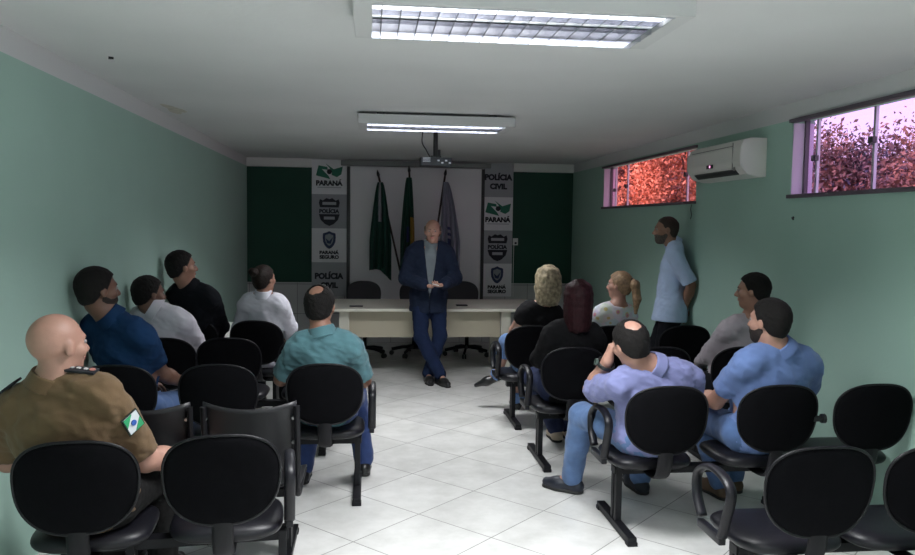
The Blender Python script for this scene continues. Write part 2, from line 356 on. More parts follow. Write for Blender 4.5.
# ------------------------------------------------------------------ projector
pj = empty('projector', 'dark ceiling projector on a drop pole in front of the screen', 'projector', (.62, 7.35, 2.27))
cyls('mount_pole', [((0, 0, .07), (0, 0, ZC-2.27), .022), ((0, 0, ZC-2.29), (0, 0, ZC-2.27), .06)], dark, pj, False)
boxes('mount_bracket', [((0, 0, .065), (.10, .12, .02)), ((.03, .0, .10), (.03, .05, .07))], dark, pj, .004)
boxes('projector_body', [((0, 0, .02), (.29, .22, .078))], mat('projector_body', (.014, .017, .026), .3), pj, .012)
boxes('vent_grille', [((-.09, -.113, .03+k*.012), (.07, .006, .005)) for k in range(-1, 3)], mat('silver_plastic', (.6, .62, .68), .3, metal=.4), pj)
boxes('port_panel', [((.02+i*.035, -.113, .028-(i % 2)*.02), (.02, .005, .014)) for i in range(4)], mat('silver_plastic', (.6, .62, .68), .3), pj, .002)
cyls('lens', [((.08, .11, .02), (.08, .14, .02), .03)], dark, pj)
sweep('cable', [(-.12, -.05, ZC-2.272), (-.13, -.06, .2), (-.09, -.08, .12), (-.06, -.1, .06)], .005, dark, pj, seg=6)

# ------------------------------------------------------------------ air conditioner
ac_w = mat('ac_plastic', (.72, .70, .66), .4)
ac = empty('air_conditioner', 'cream split air conditioner unit on the right wall between the two windows', 'air conditioner', (XR, 6.08, 2.10))
bm = bmesh.new()
prof = [(0, 0), (0, .29), (-.13, .29), (-.185, .27), (-.205, .22), (-.21, .12), (-.20, .075), (-.15, .02), (-.06, 0)]
L = .98; ends = []
for yy in (-L/2, L/2): ends.append([bm.verts.new((a, yy, b)) for a, b in prof])
n = len(prof)
for i in range(n): bm.faces.new((ends[0][i], ends[0][(i+1) % n], ends[1][(i+1) % n], ends[1][i]))
bm.faces.new(ends[0]); bm.faces.new(ends[1][::-1]); bmesh.ops.recalc_face_normals(bm, faces=bm.faces)
bmesh.ops.bevel(bm, geom=[e for e in bm.edges if abs(e.verts[0].co.y-e.verts[1].co.y) < 1e-4], offset=.006, segments=2, affect='EDGES')
link('casing', tmesh(bm), ac_w, ac, False)
boxes('air_outlet', [((-.178, .0, .048), (.012, .74, .03), Matrix.Rotation(math.radians(-48), 3, 'Y')), ((-.16, .0, .03), (.01, .74, .02), Matrix.Rotation(math.radians(-55), 3, 'Y'))], dark, ac)
boxes('front_seam', [((-.2065, .02, .235), (.006, .74, .005)), ((-.207, -.36, .16), (.006, .004, .2))], mat('seam_grey', (.25, .24, .23), .5), ac)
boxes('display', [((-.2115, .03, .105), (.006, .11, .03))], dark, ac)
boxes('display_digit', [((-.216, .02, .105), (.003, .014, .018))], mat('pink_led', (.9, .3, .6), .4, emit=((1, .35, .7), 2.5)), ac)
cyls('brand_mark', [((-.208, -.40, .06), (-.213, -.40, .06), .016)], mat('seam_grey', (.25, .24, .23), .5), ac)
wc = sweep('loose_wire', [(XR-.008, 6.92, 1.925), (XR-.01, 6.93, 1.88), (XR-.008, 6.915, 1.83), (XR-.012, 6.925, 1.79)], .0035, dark, seg=6)
tag(wc, 'short thin dark wire hanging below the far window', 'wire')

# ------------------------------------------------------------------ outside: ground and trees
gm = mat('garden_ground', (.10, .13, .05), .95, noise=.3)
struct(boxes('trim_7', [((14, 6, -.35), (20, 40, .1))], gm))
def leaf_mat(name, cols):
    m = mat(name, cols[0], .6); nt = m.node_tree; b = nt.nodes['Principled BSDF']
    tc = N(nt, 'ShaderNodeTexCoord'); nz = N(nt, 'ShaderNodeTexNoise'); nz.inputs['Scale'].default_value = 1.3; nz.inputs['Detail'].default_value = 5
    nt.links.new(tc.outputs['Object'], nz.inputs['Vector']); r = N(nt, 'ShaderNodeValToRGB')
    r.color_ramp.elements[0].position = .38; r.color_ramp.elements[0].color = (*cols[0], 1); r.color_ramp.elements[1].position = .62; r.color_ramp.elements[1].color = (*cols[1], 1)
    nt.links.new(nz.outputs['Fac'], r.inputs[0]); nt.links.new(r.outputs[0], b.inputs['Base Color'])
    b.inputs['Transmission Weight'].default_value = 0; return m
lm_a = leaf_mat('orange_lit_leaves', ((.07, .022, .022), (.85, .38, .20))); lm_b = leaf_mat('dark_leaves', ((.022, .018, .045), (.30, .13, .085)))  # orange light on the foliage is painted into the leaf colours
bark = mat('bark', (.10, .06, .045), .9, noise=.3, bump=.5)
def tree(label, x, y, h, R, nleaf, lm, seed, zlow=.9, ls=.09):
    rng = np.random.default_rng(seed); t = empty('tree', label, 'tree', (x, y, -.3), group=None)
    bm = bmesh.new(); sweep_bm(bm, smooth_path([(0, 0, 0), (.05, .03, h*.3), (-.04, .05, h*.6), (0, 0, h*.9)], 4), .11, seg=8, scale=[1-.75*i/12 for i in range(13)])
    for i in range(9):
        a = i*2.4; z = h*(.25+.06*i); r = R*.75
        sweep_bm(bm, smooth_path([(0, 0, z), (math.cos(a)*r*.5, math.sin(a)*r*.5, z+.3), (math.cos(a)*r, math.sin(a)*r, z+.4)], 4), .04, seg=6, scale=[1-.8*k/8 for k in range(9)])
    link('trunk', tmesh(bm), bark, t)
    nb = 34; c = rng.normal(size=(nb, 3)); c /= np.linalg.norm(c, axis=1)[:, None]; c *= rng.uniform(.35, 1, (nb, 1))**.5
    zc = (zlow+h)/2+.3*0; c = c*np.array([R, R, (h-zlow)/2])+np.array([0, 0, zc])
    k = rng.integers(0, nb, nleaf); p = c[k]+rng.normal(size=(nleaf, 3))*R*.24
    d1 = rng.normal(size=(nleaf, 3)); d1 /= np.linalg.norm(d1, axis=1)[:, None]; d2 = np.cross(d1, rng.normal(size=(nleaf, 3))); d2 /= np.linalg.norm(d2, axis=1)[:, None]
    nn = np.cross(d1, d2); s = rng.uniform(.6, 1.2, (nleaf, 1))*ls
    V = np.stack([p-d1*s, p+d2*s*.45+nn*s*.15, p+d1*s, p-d2*s*.45+nn*s*.15], 1).reshape(-1, 3)
    me = bpy.data.meshes.new('crown'); F = np.arange(nleaf*4).reshape(-1, 4); fast_mesh(me, V, F)
    link('crown', me, lm, t, False); return t
def fast_mesh(me, V, F):
    me.vertices.add(len(V)); me.vertices.foreach_set('co', np.ascontiguousarray(V, dtype=np.float32).ravel())
    me.loops.add(F.size); me.loops.foreach_set('vertex_index', np.ascontiguousarray(F, dtype=np.int32).ravel())
    me.polygons.add(len(F)); me.polygons.foreach_set('loop_start', np.arange(0, F.size, F.shape[1], dtype=np.int32))
    me.update(calc_edges=True); me.validate()
for a in [('copper leaved tree outside, seen in the right half of the far window', 6.9, 16.6, 4.6, 1.45, 34000, lm_a, 1, .8, .05),
          ('copper leaved tree outside, seen in the left half of the far window', 7.4, 20.6, 5.2, 1.6, 34000, lm_a, 2, .8, .05),
          ('farther copper tree filling the gap behind the far window trees', 10.6, 24.6, 6.6, 2.0, 26000, lm_a, 3, .8, .06),
          ('dark crowned tree outside, seen in the left half of the near window', 8.2, 13.2, 3.45, 1.35, 34000, lm_b, 4, .7, .05),
          ('dark crowned tree outside, seen at the right edge of the near window', 8.5, 10.1, 3.5, 1.3, 34000, lm_b, 5, .7, .05),
          ('farther dark tree behind the near window trees', 11.8, 16.2, 3.9, 1.5, 22000, lm_b, 6, .6, .055)]:
    tree(*a)

# ------------------------------------------------------------------ chairs on beams
fab = mat('black_fabric', (.004, .004, .005), .95, noise=.15, nscale=30, bump=.15, bscale=400, spec=.06)
vinyl = mat('black_vinyl', (.005, .005, .008), .42, spec=.35, bump=.05, bscale=200)
steel = mat('black_steel', (.006, .006, .008), .5, spec=.25)
edge_m = mat('backrest_edge_plastic', (.007, .007, .009), .42, spec=.3)
def pad_mesh(a, b, n, th, rings=7, seg=44, dome=.012, edge=.5, bend=0, taper=0, axis='z'):
    """rounded super-elliptic pad: a,b half sizes; lies in XY with thickness along Z (axis='z') or stands in XZ (axis='y')"""
    bm = bmesh.new(); R = [0, .3, .55, .75, .88, .955, .99, 1.0][:]
    prof = [(r, (th/2)*((1-r**8)**.5) if r < 1 else 0) for r in R]
    allr = []
    for sgn in (1, -1):
        rs = []
        for r, t in (prof if sgn == 1 else prof[:-1]):
            if r == 0: rs.append([bm.verts.new((0, 0, sgn*(t+dome)))]); continue
            row = []
            for j in range(seg):
                q = 2*math.pi*j/seg; c, s = math.cos(q), math.sin(q)
                x = a*r*math.copysign(abs(c)**(2/n), c); y = b*r*math.copysign(abs(s)**(2/n), s); x *= 1+taper*y/b
                row.append(bm.verts.new((x, y, sgn*(t+dome*(1-r*r)))))
            rs.append(row)
        allr.append(rs)
    allr[1].append(allr[0][-1])
    for si, rs in enumerate(allr):
        for k in range(len(rs)-1):
            A, B = rs[k], rs[k+1]
            for j in range(seg):
                j2 = (j+1) % seg
                f = (A[0], B[j], B[j2]) if len(A) == 1 else (A[j], B[j], B[j2], A[j2])
                bm.faces.new(f if si == 0 else f[::-1])
    bmesh.ops.recalc_face_normals(bm, faces=bm.faces)
    for v in bm.verts:
        v.co.z += bend*(v.co.x/a)**2
    return bm
def make_backrest():
    a, b = .222, .188
    bm = pad_mesh(a, b, 2.5, .042, taper=.05, bend=.035, dome=.010)
    Rm = Matrix.Rotation(math.radians(90+8), 4, 'X')
    M = Matrix.Translation((0, -.375, .708)) @ Rm
    # pad local z -> after the turn points to -y; bend must go to +y
    bmesh.ops.transform(bm, matrix=Matrix.Scale(-1, 4, (0, 0, 1)), verts=bm.verts); bmesh.ops.reverse_faces(bm, faces=bm.faces)
    bmesh.ops.transform(bm, matrix=M, verts=bm.verts); back = tmesh(bm)
    bm = bmesh.new(); pts = []
    for j in range(60):
        q = 2*math.pi*j/60; c, s = math.cos(q), math.sin(q); x = a*math.copysign(abs(c)**(2/2.5), c); y = b*math.copysign(abs(s)**(2/2.5), s); x *= 1+.05*y/b
        pts.append(M @ Vector((x, y, -.035*(x/a)**2+.006)))
    sweep_bm(bm, pts, .006, .006, 8, True, Vector((0, 1, 0))); return back, tmesh(bm)
BACK, PIPE = make_backrest()
bm = pad_mesh(.235, .225, 3.6, .075, dome=.006); 
for v in bm.verts:
    if v.co.y > .12: v.co.z -= 1.2*(v.co.y-.12)**2*4
bmesh.ops.transform(bm, matrix=Matrix.Translation((0, -.02, .425)), verts=bm.verts); SEAT = tmesh(bm)
bm = bmesh.new(); sweep_bm(bm, smooth_path([(0, -.02, .365), (0, -.20, .36), (0, -.30, .385), (0, -.345, .47), (0, -.358, .56)], 5), .042, .010, 8); SUPPORT = tmesh(bm)
bm = bmesh.new(); box_bm(bm, (0, 0, .372), (.20, .24, .03), .004); PLATE = tmesh(bm)
bm = bmesh.new(); cyl_bm(bm, (.20, -.35, .70), (.265, -.35, .70), .018, .014, 12); cyl_bm(bm, (.25, -.35, .70), (.268, -.35, .70), .026, .026, 12); KNOB = tmesh(bm)
bm = bmesh.new(); sweep_bm(bm, smooth_path([(0, -.13, .44), (0, -.17, .54), (0, -.20, .655), (0, -.10, .70), (0, .03, .69), (0, .12, .63), (0, .12, .54), (0, .06, .46)], 6), .024, .015, 10); box_bm(bm, (0, -.03, .425), (.03, .22, .035), .006); ARM = tmesh(bm)
bm = bmesh.new(); box_bm(bm, (0, -.028, .19), (.035, .036, .34), .003); box_bm(bm, (0, .028, .19), (.035, .036, .34), .003); LEG = tmesh(bm)
bm = bmesh.new(); box_bm(bm, (0, 0, .027), (.05, .58, .04), .006); box_bm(bm, (0, -.27, .012), (.056, .05, .022), .004); box_bm(bm, (0, .27, .012), (.056, .05, .022), .004); FOOT = tmesh(bm)
def inst(name, me, m, parent, loc):
    if not me.materials: me.materials.append(m); me.polygons.foreach_set('use_smooth', [name in ('backrest', 'seat', 'piping', 'back_support', 'armrest')]*len(me.polygons))
    o = bpy.data.objects.new(name, me); COL.objects.link(o); o.parent = parent; o.location = loc; return o
def bench(label, xs, yback, arms, legs, rz=0, plastic=False, knobs=(), name='beam_chair_row'):
    cx = sum(xs)/len(xs); cy = yback+.42
    b = empty(name, label, 'chair row', (cx, cy, 0), math.radians(rz))
    x0 = min(xs)-cx-.12; x1 = max(xs)-cx+.12
    if legs: x0 = min(x0, min(legs)-cx); x1 = max(x1, max(legs)-cx)
    boxes('beam', [(((x0+x1)/2, 0, .335), (x1-x0+.05, .07, .042))], steel, b, .004)
    for i, x in enumerate(xs):
        lx = x-cx
        if plastic:
            inst('seat', PSEAT, pl_m, b, (lx, 0, 0)); k = inst('backrest', PBACK, pl_m, b, (lx, 0, 0)); 
            for q in (-1, 1):
                for z in (.62, .68, .80): inst('bolt', PBOLT, bolt_m, k, (q*.20, -.342-.13*(z-.54)+.036, z))
                inst('side_frame', PFRAME, steel, b, (lx+q*.212, 0, 0))
        else:
            inst('seat', SEAT, vinyl, b, (lx, 0, 0)); k = inst('backrest', BACK, fab, b, (lx, 0, 0)); inst('piping', PIPE, edge_m, k, (0, 0, 0))
            inst('back_support', SUPPORT, steel, b, (lx, 0, 0)); inst('seat_plate', PLATE, steel, b, (lx, 0, 0))
            if i in knobs: inst('side_knob', KNOB, dark, b, (lx, 0, 0))
    for a in arms: inst('armrest', ARM, vinyl, b, (a-cx, 0, 0))
    for l in legs:
        k = inst('leg', LEG, steel, b, (l-cx, 0, 0)); inst('foot_bar', FOOT, steel, k, (0, 0, 0))
    return b
# plastic shell chairs
pl_m = mat('black_polypropylene', (.012, .012, .014), .42, spec=.4); bolt_m = mat('bolt_steel', (.5, .5, .5), .3, metal=1)
def shell(w, h, n, f, th):
    bm = bmesh.new(); m_ = 12; G = [[[bm.verts.new(f(-w/2+w*i/m_, h*j/m_, s*th/2)) for i in range(m_+1)] for j in range(m_+1)] for s in (1, -1)]
    for j in range(m_):
        for i in range(m_):
            bm.faces.new((G[0][j][i], G[0][j][i+1], G[0][j+1][i+1], G[0][j+1][i])); bm.faces.new((G[1][j][i], G[1][j+1][i], G[1][j+1][i+1], G[1][j][i+1]))
    for j in range(m_):
        bm.faces.new((G[0][j][0], G[0][j+1][0], G[1][j+1][0], G[1][j][0])); bm.faces.new((G[0][j][m_], G[1][j][m_], G[1][j+1][m_], G[0][j+1][m_]))
        bm.faces.new((G[0][0][j], G[1][0][j], G[1][0][j+1], G[0][0][j+1])); bm.faces.new((G[0][m_][j], G[0][m_][j+1], G[1][m_][j+1], G[1][m_][j]))
    bmesh.ops.recalc_face_normals(bm, faces=bm.faces); return tmesh(bm)
PBACK = shell(.45, .34, 0, lambda x, z, t: (x*(1-.05*(z/.34)), -.33-.13*z+.9*x*x+t, .54+z*(1-.09*(1-(x/.225)**2)+.0)), .008)
PSEAT = shell(.45, .42, 0, lambda x, y, t: (x, -.24+y, .435+t+.35*x*x-.3*max(0, y-.3)**2*8-.02*math.sin(y*6)), .012)
bm = bmesh.new(); cyl_bm(bm, (0, -.010, 0), (0, .010, 0), .008, .008, 10); PBOLT = tmesh(bm)
bm = bmesh.new()
sweep_bm(bm, smooth_path([(0, .16, .40), (0, -.1, .395), (.004, -.27, .41), (.006, -.31, .50), (.006, -.335, .70), (.004, -.35, .86)], 5), .015, .012, 8)
PFRAME = tmesh(bm)

bench('nearest left row, two black chairs: the officer\'s and an empty one with an armrest', [-1.13, -.60], 3.0, [-.34], [-1.0, -.37], rz=6)
bench('left row of two empty black plastic shell chairs in front of the officer', [-1.03, -.545], 3.60, [], [-1.15, -.40], plastic=True)
bench('left row of three black chairs holding the blue polo man and the teal shirt man', [-1.43, -.86, -.25], 4.55, [.03], [-1.3, -.06])
bench('left row of three black chairs with the white shirted man against the wall', [-1.43, -.98, -.41], 5.60, [], [-1.3, -.33])
bench('farthest left row, two black chairs under the suited man and bun-haired woman', [-1.42, -.87], 6.60, [], [-1.3, -.80], rz=-8)
bench('nearest right row of empty black chairs at the lower right corner', [1.745, 2.24, 2.72], 2.72, [1.46], [1.60, 2.6])
bench('right row of three black chairs holding lavender shirt and blue polo men', [1.565, 2.18, 2.725], 3.83, [1.30], [1.42, 2.48], knobs=(1,))
bench('right row of three black chairs with the red-haired woman at the aisle', [1.40, 2.01, 2.61], 5.10, [1.13], [1.25, 2.46])
bench('farthest right row of three black chairs with the blonde women', [1.345, 2.02, 2.66], 6.22, [1.10], [1.26, 2.5], knobs=(2,))

# ------------------------------------------------------------------ table
tb = mat('table_laminate', (.66, .64, .56), .4, noise=.03, nscale=3); tb2 = mat('table_panel_beige', (.46, .42, .32), .55); tb3 = mat('table_leg_cream', (.60, .58, .50), .5)
t = empty('meeting_table', 'long cream laminate meeting table with beige front panel before the screen', 'table', (.70, 9.15, 0))
boxes('tabletop', [((.11, .03, .755), (2.42, 1.13, .032))], tb, t, .006)
boxes('modesty_panel', [((-.06, -.38, .585), (1.72, .02, .30))], tb2, t)
boxes('leg', [((-.96, -.42, .40), (.11, .05, .68)), ((-.96, .4, .40), (.11, .05, .68)), ((-.96, 0, .03), (.12, .9, .055)), ((-.96, 0, .705), (.10, .9, .05))], tb3, t, .006)
boxes('leg', [((.86, -.42, .40), (.11, .05, .68)), ((.86, .4, .40), (.11, .05, .68)), ((.86, 0, .03), (.12, .9, .055)), ((.86, 0, .705), (.10, .9, .05))], tb3, t, .006)
tag(boxes('mobile_phone', [((-.13, 8.85, .777), (.15, .075, .010))], dark, None, .003), 'black phone lying on the left part of the cream table', 'phone')
tag(boxes('wallet', [((1.08, 8.95, .779), (.13, .09, .014))], dark, None, .004), 'small black wallet on the table right of the standing man', 'wallet')

# ------------------------------------------------------------------ swivel chairs behind the table
castor_m = mat('castor', (.01, .01, .01), .5)
def swivel(label, x, y, rz):
    c = empty('swivel_chair', label, 'office chair', (x, y, 0), math.radians(rz), group='office chairs behind the table')
    M = Matrix.Translation((0, 0, .045)) 
    me = BACK.copy(); me.transform(M); me2 = PIPE.copy(); me2.transform(M)
    for q in (me, me2): q.materials.clear()
    b = link('backrest', me, mat('office_fabric', (.028, .030, .033), .8), c); link('piping', me2, edge_m, b)
    s = SEAT.copy(); s.materials.clear(); s.transform(Matrix.Translation((0, 0, .03))); link('seat', s, fab, c)
    q = SUPPORT.copy(); q.materials.clear(); q.transform(Matrix.Translation((0, 0, .04))); link('back_support', q, steel, c)
    cyls('gas_post', [((0, 0, .09), (0, 0, .40), .025)], steel, c, True)
    bmm = bmesh.new()
    for k in range(5):
        a = 2*math.pi*k/5; sweep_bm(bmm, [(0, 0, .115), (math.cos(a)*.15, math.sin(a)*.15, .105), (math.cos(a)*.29, math.sin(a)*.29, .075)], .022, .016, 8, upv=Vector((0, 0, 1)))
    link('star_base', tmesh(bmm), steel, c)
    for k in range(5):
        a = 2*math.pi*k/5; p = Vector((math.cos(a)*.29, math.sin(a)*.29, .030)); tq = Vector((-math.sin(a), math.cos(a), 0))
        cyls('castor', [(tuple(p-tq*.024), tuple(p-tq*.006), .030), (tuple(p+tq*.006), tuple(p+tq*.024), .030)], castor_m, c, False)
swivel('black swivel office chair behind the table, left of the standing man', -.035, 10.05, 183)
swivel('black swivel office chair half hidden behind the standing man', .60, 10.12, 172)
swivel('black swivel office chair behind the table, right of the standing man', 1.29, 10.08, 185)

# ------------------------------------------------------------------ flags
def flag(label, foot, top, cols, z1, z0, w0, w1, side, seed, name='flag'):
    f = empty(name, label, 'flag', (foot[0], foot[1], 0))
    F = Vector(foot); Tt = Vector(top); L = lambda v: Vector(v)-Vector((foot[0], foot[1], 0))
    bmm = bmesh.new(); sweep_bm(bmm, [L(F), L((F+Tt)/2), L(Tt)], .014, seg=8); link('pole', tmesh(bmm), mat('pole_wood', (.03, .015, .01), .5), f)
    bmm = bmesh.new(); d = (Tt-F).normalized(); sweep_bm(bmm, [L(Tt), L(Tt+d*.02), L(Tt+d*.05), L(Tt+d*.09)], .022, seg=8, scale=[.7, 1, .8, .1]); link('finial', tmesh(bmm), dark, f)
    nu, nv = 44, 30; V = []; rng = random.Random(seed); ph = rng.random()*6
    for j in range(nv+1):
        v = j/nv; z = z1+(z0-z1)*v
        tpar = (z1+.0-F.z)/(Tt.z-F.z)
        ax = F.lerp(Tt, max(0, min(1, (z-F.z)/(Tt.z-F.z)))) 
        a0 = F.lerp(Tt, (z1-F.z)/(Tt.z-F.z)); follow = 0
        base = Vector((a0.x*(1-follow)+ax.x*follow, a0.y, z)); w = w0+(w1-w0)*min(1, v*1.6)**.7
        for i in range(nu+1):
            u = i/nu; fold = math.sin(u*math.pi*7+ph+1.2*v)*(.012+.03*v)+.012*math.sin(u*math.pi*3.1+4*v)
            x = base.x+(u-side)*w; zz = z+(.10*math.sin(u*3.0+ph) if j == nv else .05*math.sin(u*3+ph)*v)
            V.append(L((x, base.y-.03+fold, zz)))
    me = bpy.data.meshes.new('f'); q = []
    for j in range(nv):
        for i in range(nu): q.append((j*(nu+1)+i, j*(nu+1)+i+1, (j+1)*(nu+1)+i+1, (j+1)*(nu+1)+i))
    me.from_pydata([tuple(v) for v in V], [], q); me.update()
    ms = [mat('flag_'+k, c, .75, noise=.08) for k, c in cols['mats']]
    o = link('flag_cloth', me, ms, f)
    for idx, p in enumerate(me.polygons):
        j, i = divmod(idx, nu); p.material_index = cols['fn'](i/nu, j/nv)
    md = o.modifiers.new('thick', 'SOLIDIFY'); md.thickness = .004
    return f
G_ = ('green', (.004, .050, .032)); Wt = ('white', (.30, .30, .33)); Ye = ('yellow', (.30, .19, .03)); Bl = ('blue', (.02, .03, .12)); Lv = ('lavender', (.25, .25, .32))
FB = (.66, 10.75, .12)
flag('draped green and white state flag on the left slanted pole', FB, (.135, 10.62, 2.34), {'mats': [G_, Wt], 'fn': lambda u, v: 1 if (.28+.25*v < u < .50+.1*v and v < .42) else 0}, 2.26, 1.0, .07, .29, .46, 1, name='state_flag')
FB2 = (.70, 10.73, .12)
flag('draped green and yellow national flag on the middle pole', FB2, (.545, 10.62, 2.40), {'mats': [G_, Ye, Bl], 'fn': lambda u, v: 1 if (u > .70 and .40 < v < .95) else (2 if (.45 < u < .6 and .5 < v < .7) else 0)}, 2.33, 1.05, .07, .19, .62, 2, name='national_flag')
FB3 = (.73, 10.75, .12)
flag('draped white flag with dark lettering on the right slanted pole behind the man', FB3, (1.03, 10.62, 2.37), {'mats': [Lv, Bl], 'fn': lambda u, v: 1 if (.35 < u < .55 and .45 < v < .7 and int(v*40) % 3) else 0}, 2.28, 1.05, .06, .26, .15, 3, name='white_flag')
st = empty('flag_stand', 'dark round foot stand holding the three flag poles', 'flag stand', (.70, 10.75, 0))
cyls('stand_foot', [((0, 0, 0), (0, 0, .03), .17, .16, 28)], dark, st, False); cyls('stand_socket', [((0, 0, .03), (0, 0, .12), .07, .06, 20)], dark, st, False)

# ------------------------------------------------------------------ signed-distance bodies, meshed with surface nets
def A3(v): return np.array(v, dtype=np.float64)
def nrm(v): v = A3(v); return v/max(1e-9, np.linalg.norm(v))
def cone(a, b, ra, rb):
    a, b = A3(a), A3(b); m = max(ra, rb)
    def f(P):
        ab = b-a; h = np.clip(((P-a) @ ab)/(ab @ ab), 0, 1); return np.linalg.norm(P-a-h[..., None]*ab, axis=-1)-(ra+(rb-ra)*h)
    return f, np.minimum(a, b)-m, np.maximum(a, b)+m
def ell(c, r, R=None):
    c, r = A3(c), A3(r); R = np.eye(3) if R is None else R; ext = np.abs(R) @ r
    def f(P):
        Q = (P-c) @ R; k0 = np.linalg.norm(Q/r, axis=-1); k1 = np.linalg.norm(Q/(r*r), axis=-1); return k0*(k0-1)/np.maximum(k1, 1e-6)
    return f, c-ext, c+ext
def ecap(a, b, ra, rb, R, flat):
    """tapered capsule whose section is squashed by 'flat' along the local y axis of R"""
    a, b = A3(a), A3(b); m = max(ra, rb)
    def f(P):
        S = A3([1, 1/flat, 1]); q = ((P-a) @ R)*S; e = ((b-a) @ R)*S; h = np.clip((q @ e)/(e @ e), 0, 1)
        return (np.linalg.norm(q-h[..., None]*e, axis=-1)-(ra+(rb-ra)*h))*(.5+.5*flat)
    return f, np.minimum(a, b)-m, np.maximum(a, b)+m
def ring(a, b, ra, rb, t):
    a, b = A3(a), A3(b); m = max(ra, rb)+t
    def f(P):
        ab = b-a; L = np.linalg.norm(ab); u = ab/L; h = (P-a) @ u; rad = np.linalg.norm(P-a-h[..., None]*u, axis=-1)
        return np.maximum(np.abs(rad-(ra+(rb-ra)*np.clip(h/L, 0, 1)))-t, np.abs(h-L/2)-L/2)
    return f, np.minimum(a, b)-m, np.maximum(a, b)+m
def noise(P, s, seed=0):
    o = 0; k = 1.0/s
    for i, (w, kk) in enumerate(((.6, 1), (.4, 2.1))):
        x, y, z = [P[..., j]*k*kk+seed*1.7+i*3.1 for j in range(3)]
        o = o+w*np.sin(x+1.3*np.sin(y*1.1+z*.7))*np.sin(y*1.2+1.1*np.sin(z*.9+x*.6))*1.2+w*.4*np.sin(z*1.7+x*.8)
    return o
def sdf_mesh(name, prims, h, m, parent, org, k=.03, inflate=0, cuts=(), disp=None, smooth=True):
    lo = np.min([p[1] for p in prims], 0)-inflate-3*h-.01; hi = np.max([p[2] for p in prims], 0)+inflate+3*h+.01
    n = np.ceil((hi-lo)/h).astype(int)+1; F = np.full(n, .1, dtype=np.float32)
    ax = [lo[i]+h*np.arange(n[i]) for i in range(3)]
    for p in prims:
        kk = p[3] if len(p) > 3 else k; pad = inflate+kk+2*h
        i0 = np.maximum(0, np.floor((p[1]-pad-lo)/h).astype(int)); i1 = np.minimum(n, np.ceil((p[2]+pad-lo)/h).astype(int)+1)
        sl = tuple(slice(i0[i], i1[i]) for i in range(3))
        P = np.stack(np.meshgrid(*[ax[i][sl[i]] for i in range(3)], indexing='ij'), -1)
        d = p[0](P)-inflate; a = F[sl]
        hh = np.clip(.5+.5*(d-a)/kk, 0, 1) if kk > 0 else (d > a).astype(float)
        F[sl] = a*hh+d*(1-hh)-kk*hh*(1-hh)
    if cuts or disp:
        P = np.stack(np.meshgrid(*ax, indexing='ij'), -1)
        if disp: F = F+disp(P)
        for c in cuts: F = np.maximum(F, c(P))
    F[0] = F[-1] = .1; F[:, 0] = F[:, -1] = .1; F[:, :, 0] = F[:, :, -1] = .1
    I = F < 0
    c8 = [I[dx:n[0]-1+dx, dy:n[1]-1+dy, dz:n[2]-1+dz] for dx in (0, 1) for dy in (0, 1) for dz in (0, 1)]
    s = sum(c.astype(np.int8) for c in c8); act = (s > 0) & (s < 8); idx = np.argwhere(act)
    if len(idx) == 0: return None
    ID = -np.ones(act.shape, dtype=np.int64); ID[act] = np.arange(len(idx))
    acc = np.zeros((len(idx), 3)); cnt = np.zeros(len(idx))
    for axn in range(3):
        o1, o2 = [q for q in range(3) if q != axn]
        for u in (0, 1):
            for v in (0, 1):
                q = idx.copy(); q[:, o1] += u; q[:, o2] += v; r = q.copy(); r[:, axn] += 1
                fa = F[tuple(q.T)]; fb = F[tuple(r.T)]; cr_ = (fa < 0) != (fb < 0); t = np.where(cr_, fa/np.where(cr_, fa-fb, 1), 0)
                pos = q.astype(float); pos[:, axn] += t; acc += pos*cr_[:, None]; cnt += cr_
    V = lo+h*(acc/cnt[:, None])-A3(org); faces = []
    for axn in range(3):
        o1, o2 = [(1, 2), (2, 0), (0, 1)][axn]
        sa = [slice(1, n[i]-1) for i in range(3)]; sb = list(sa); sa[axn] = slice(0, n[axn]-1); sb[axn] = slice(1, n[axn])
        X = I[tuple(sa)] != I[tuple(sb)]; e = np.argwhere(X)
        off = np.array([1, 1, 1]); off[axn] = 0; e = e+off; ins = I[tuple(e.T)]
        def cell(du, dv):
            q = e.copy(); q[:, o1] -= du; q[:, o2] -= dv; return ID[tuple(q.T)]
        Q = np.stack([cell(1, 1), cell(0, 1), cell(0, 0), cell(1, 0)], 1)
        Q[~ins] = Q[~ins][:, ::-1]; faces.append(Q)
    me = bpy.data.meshes.new(name); fast_mesh(me, V, np.concatenate(faces)); return link(name, me, m, parent, smooth)

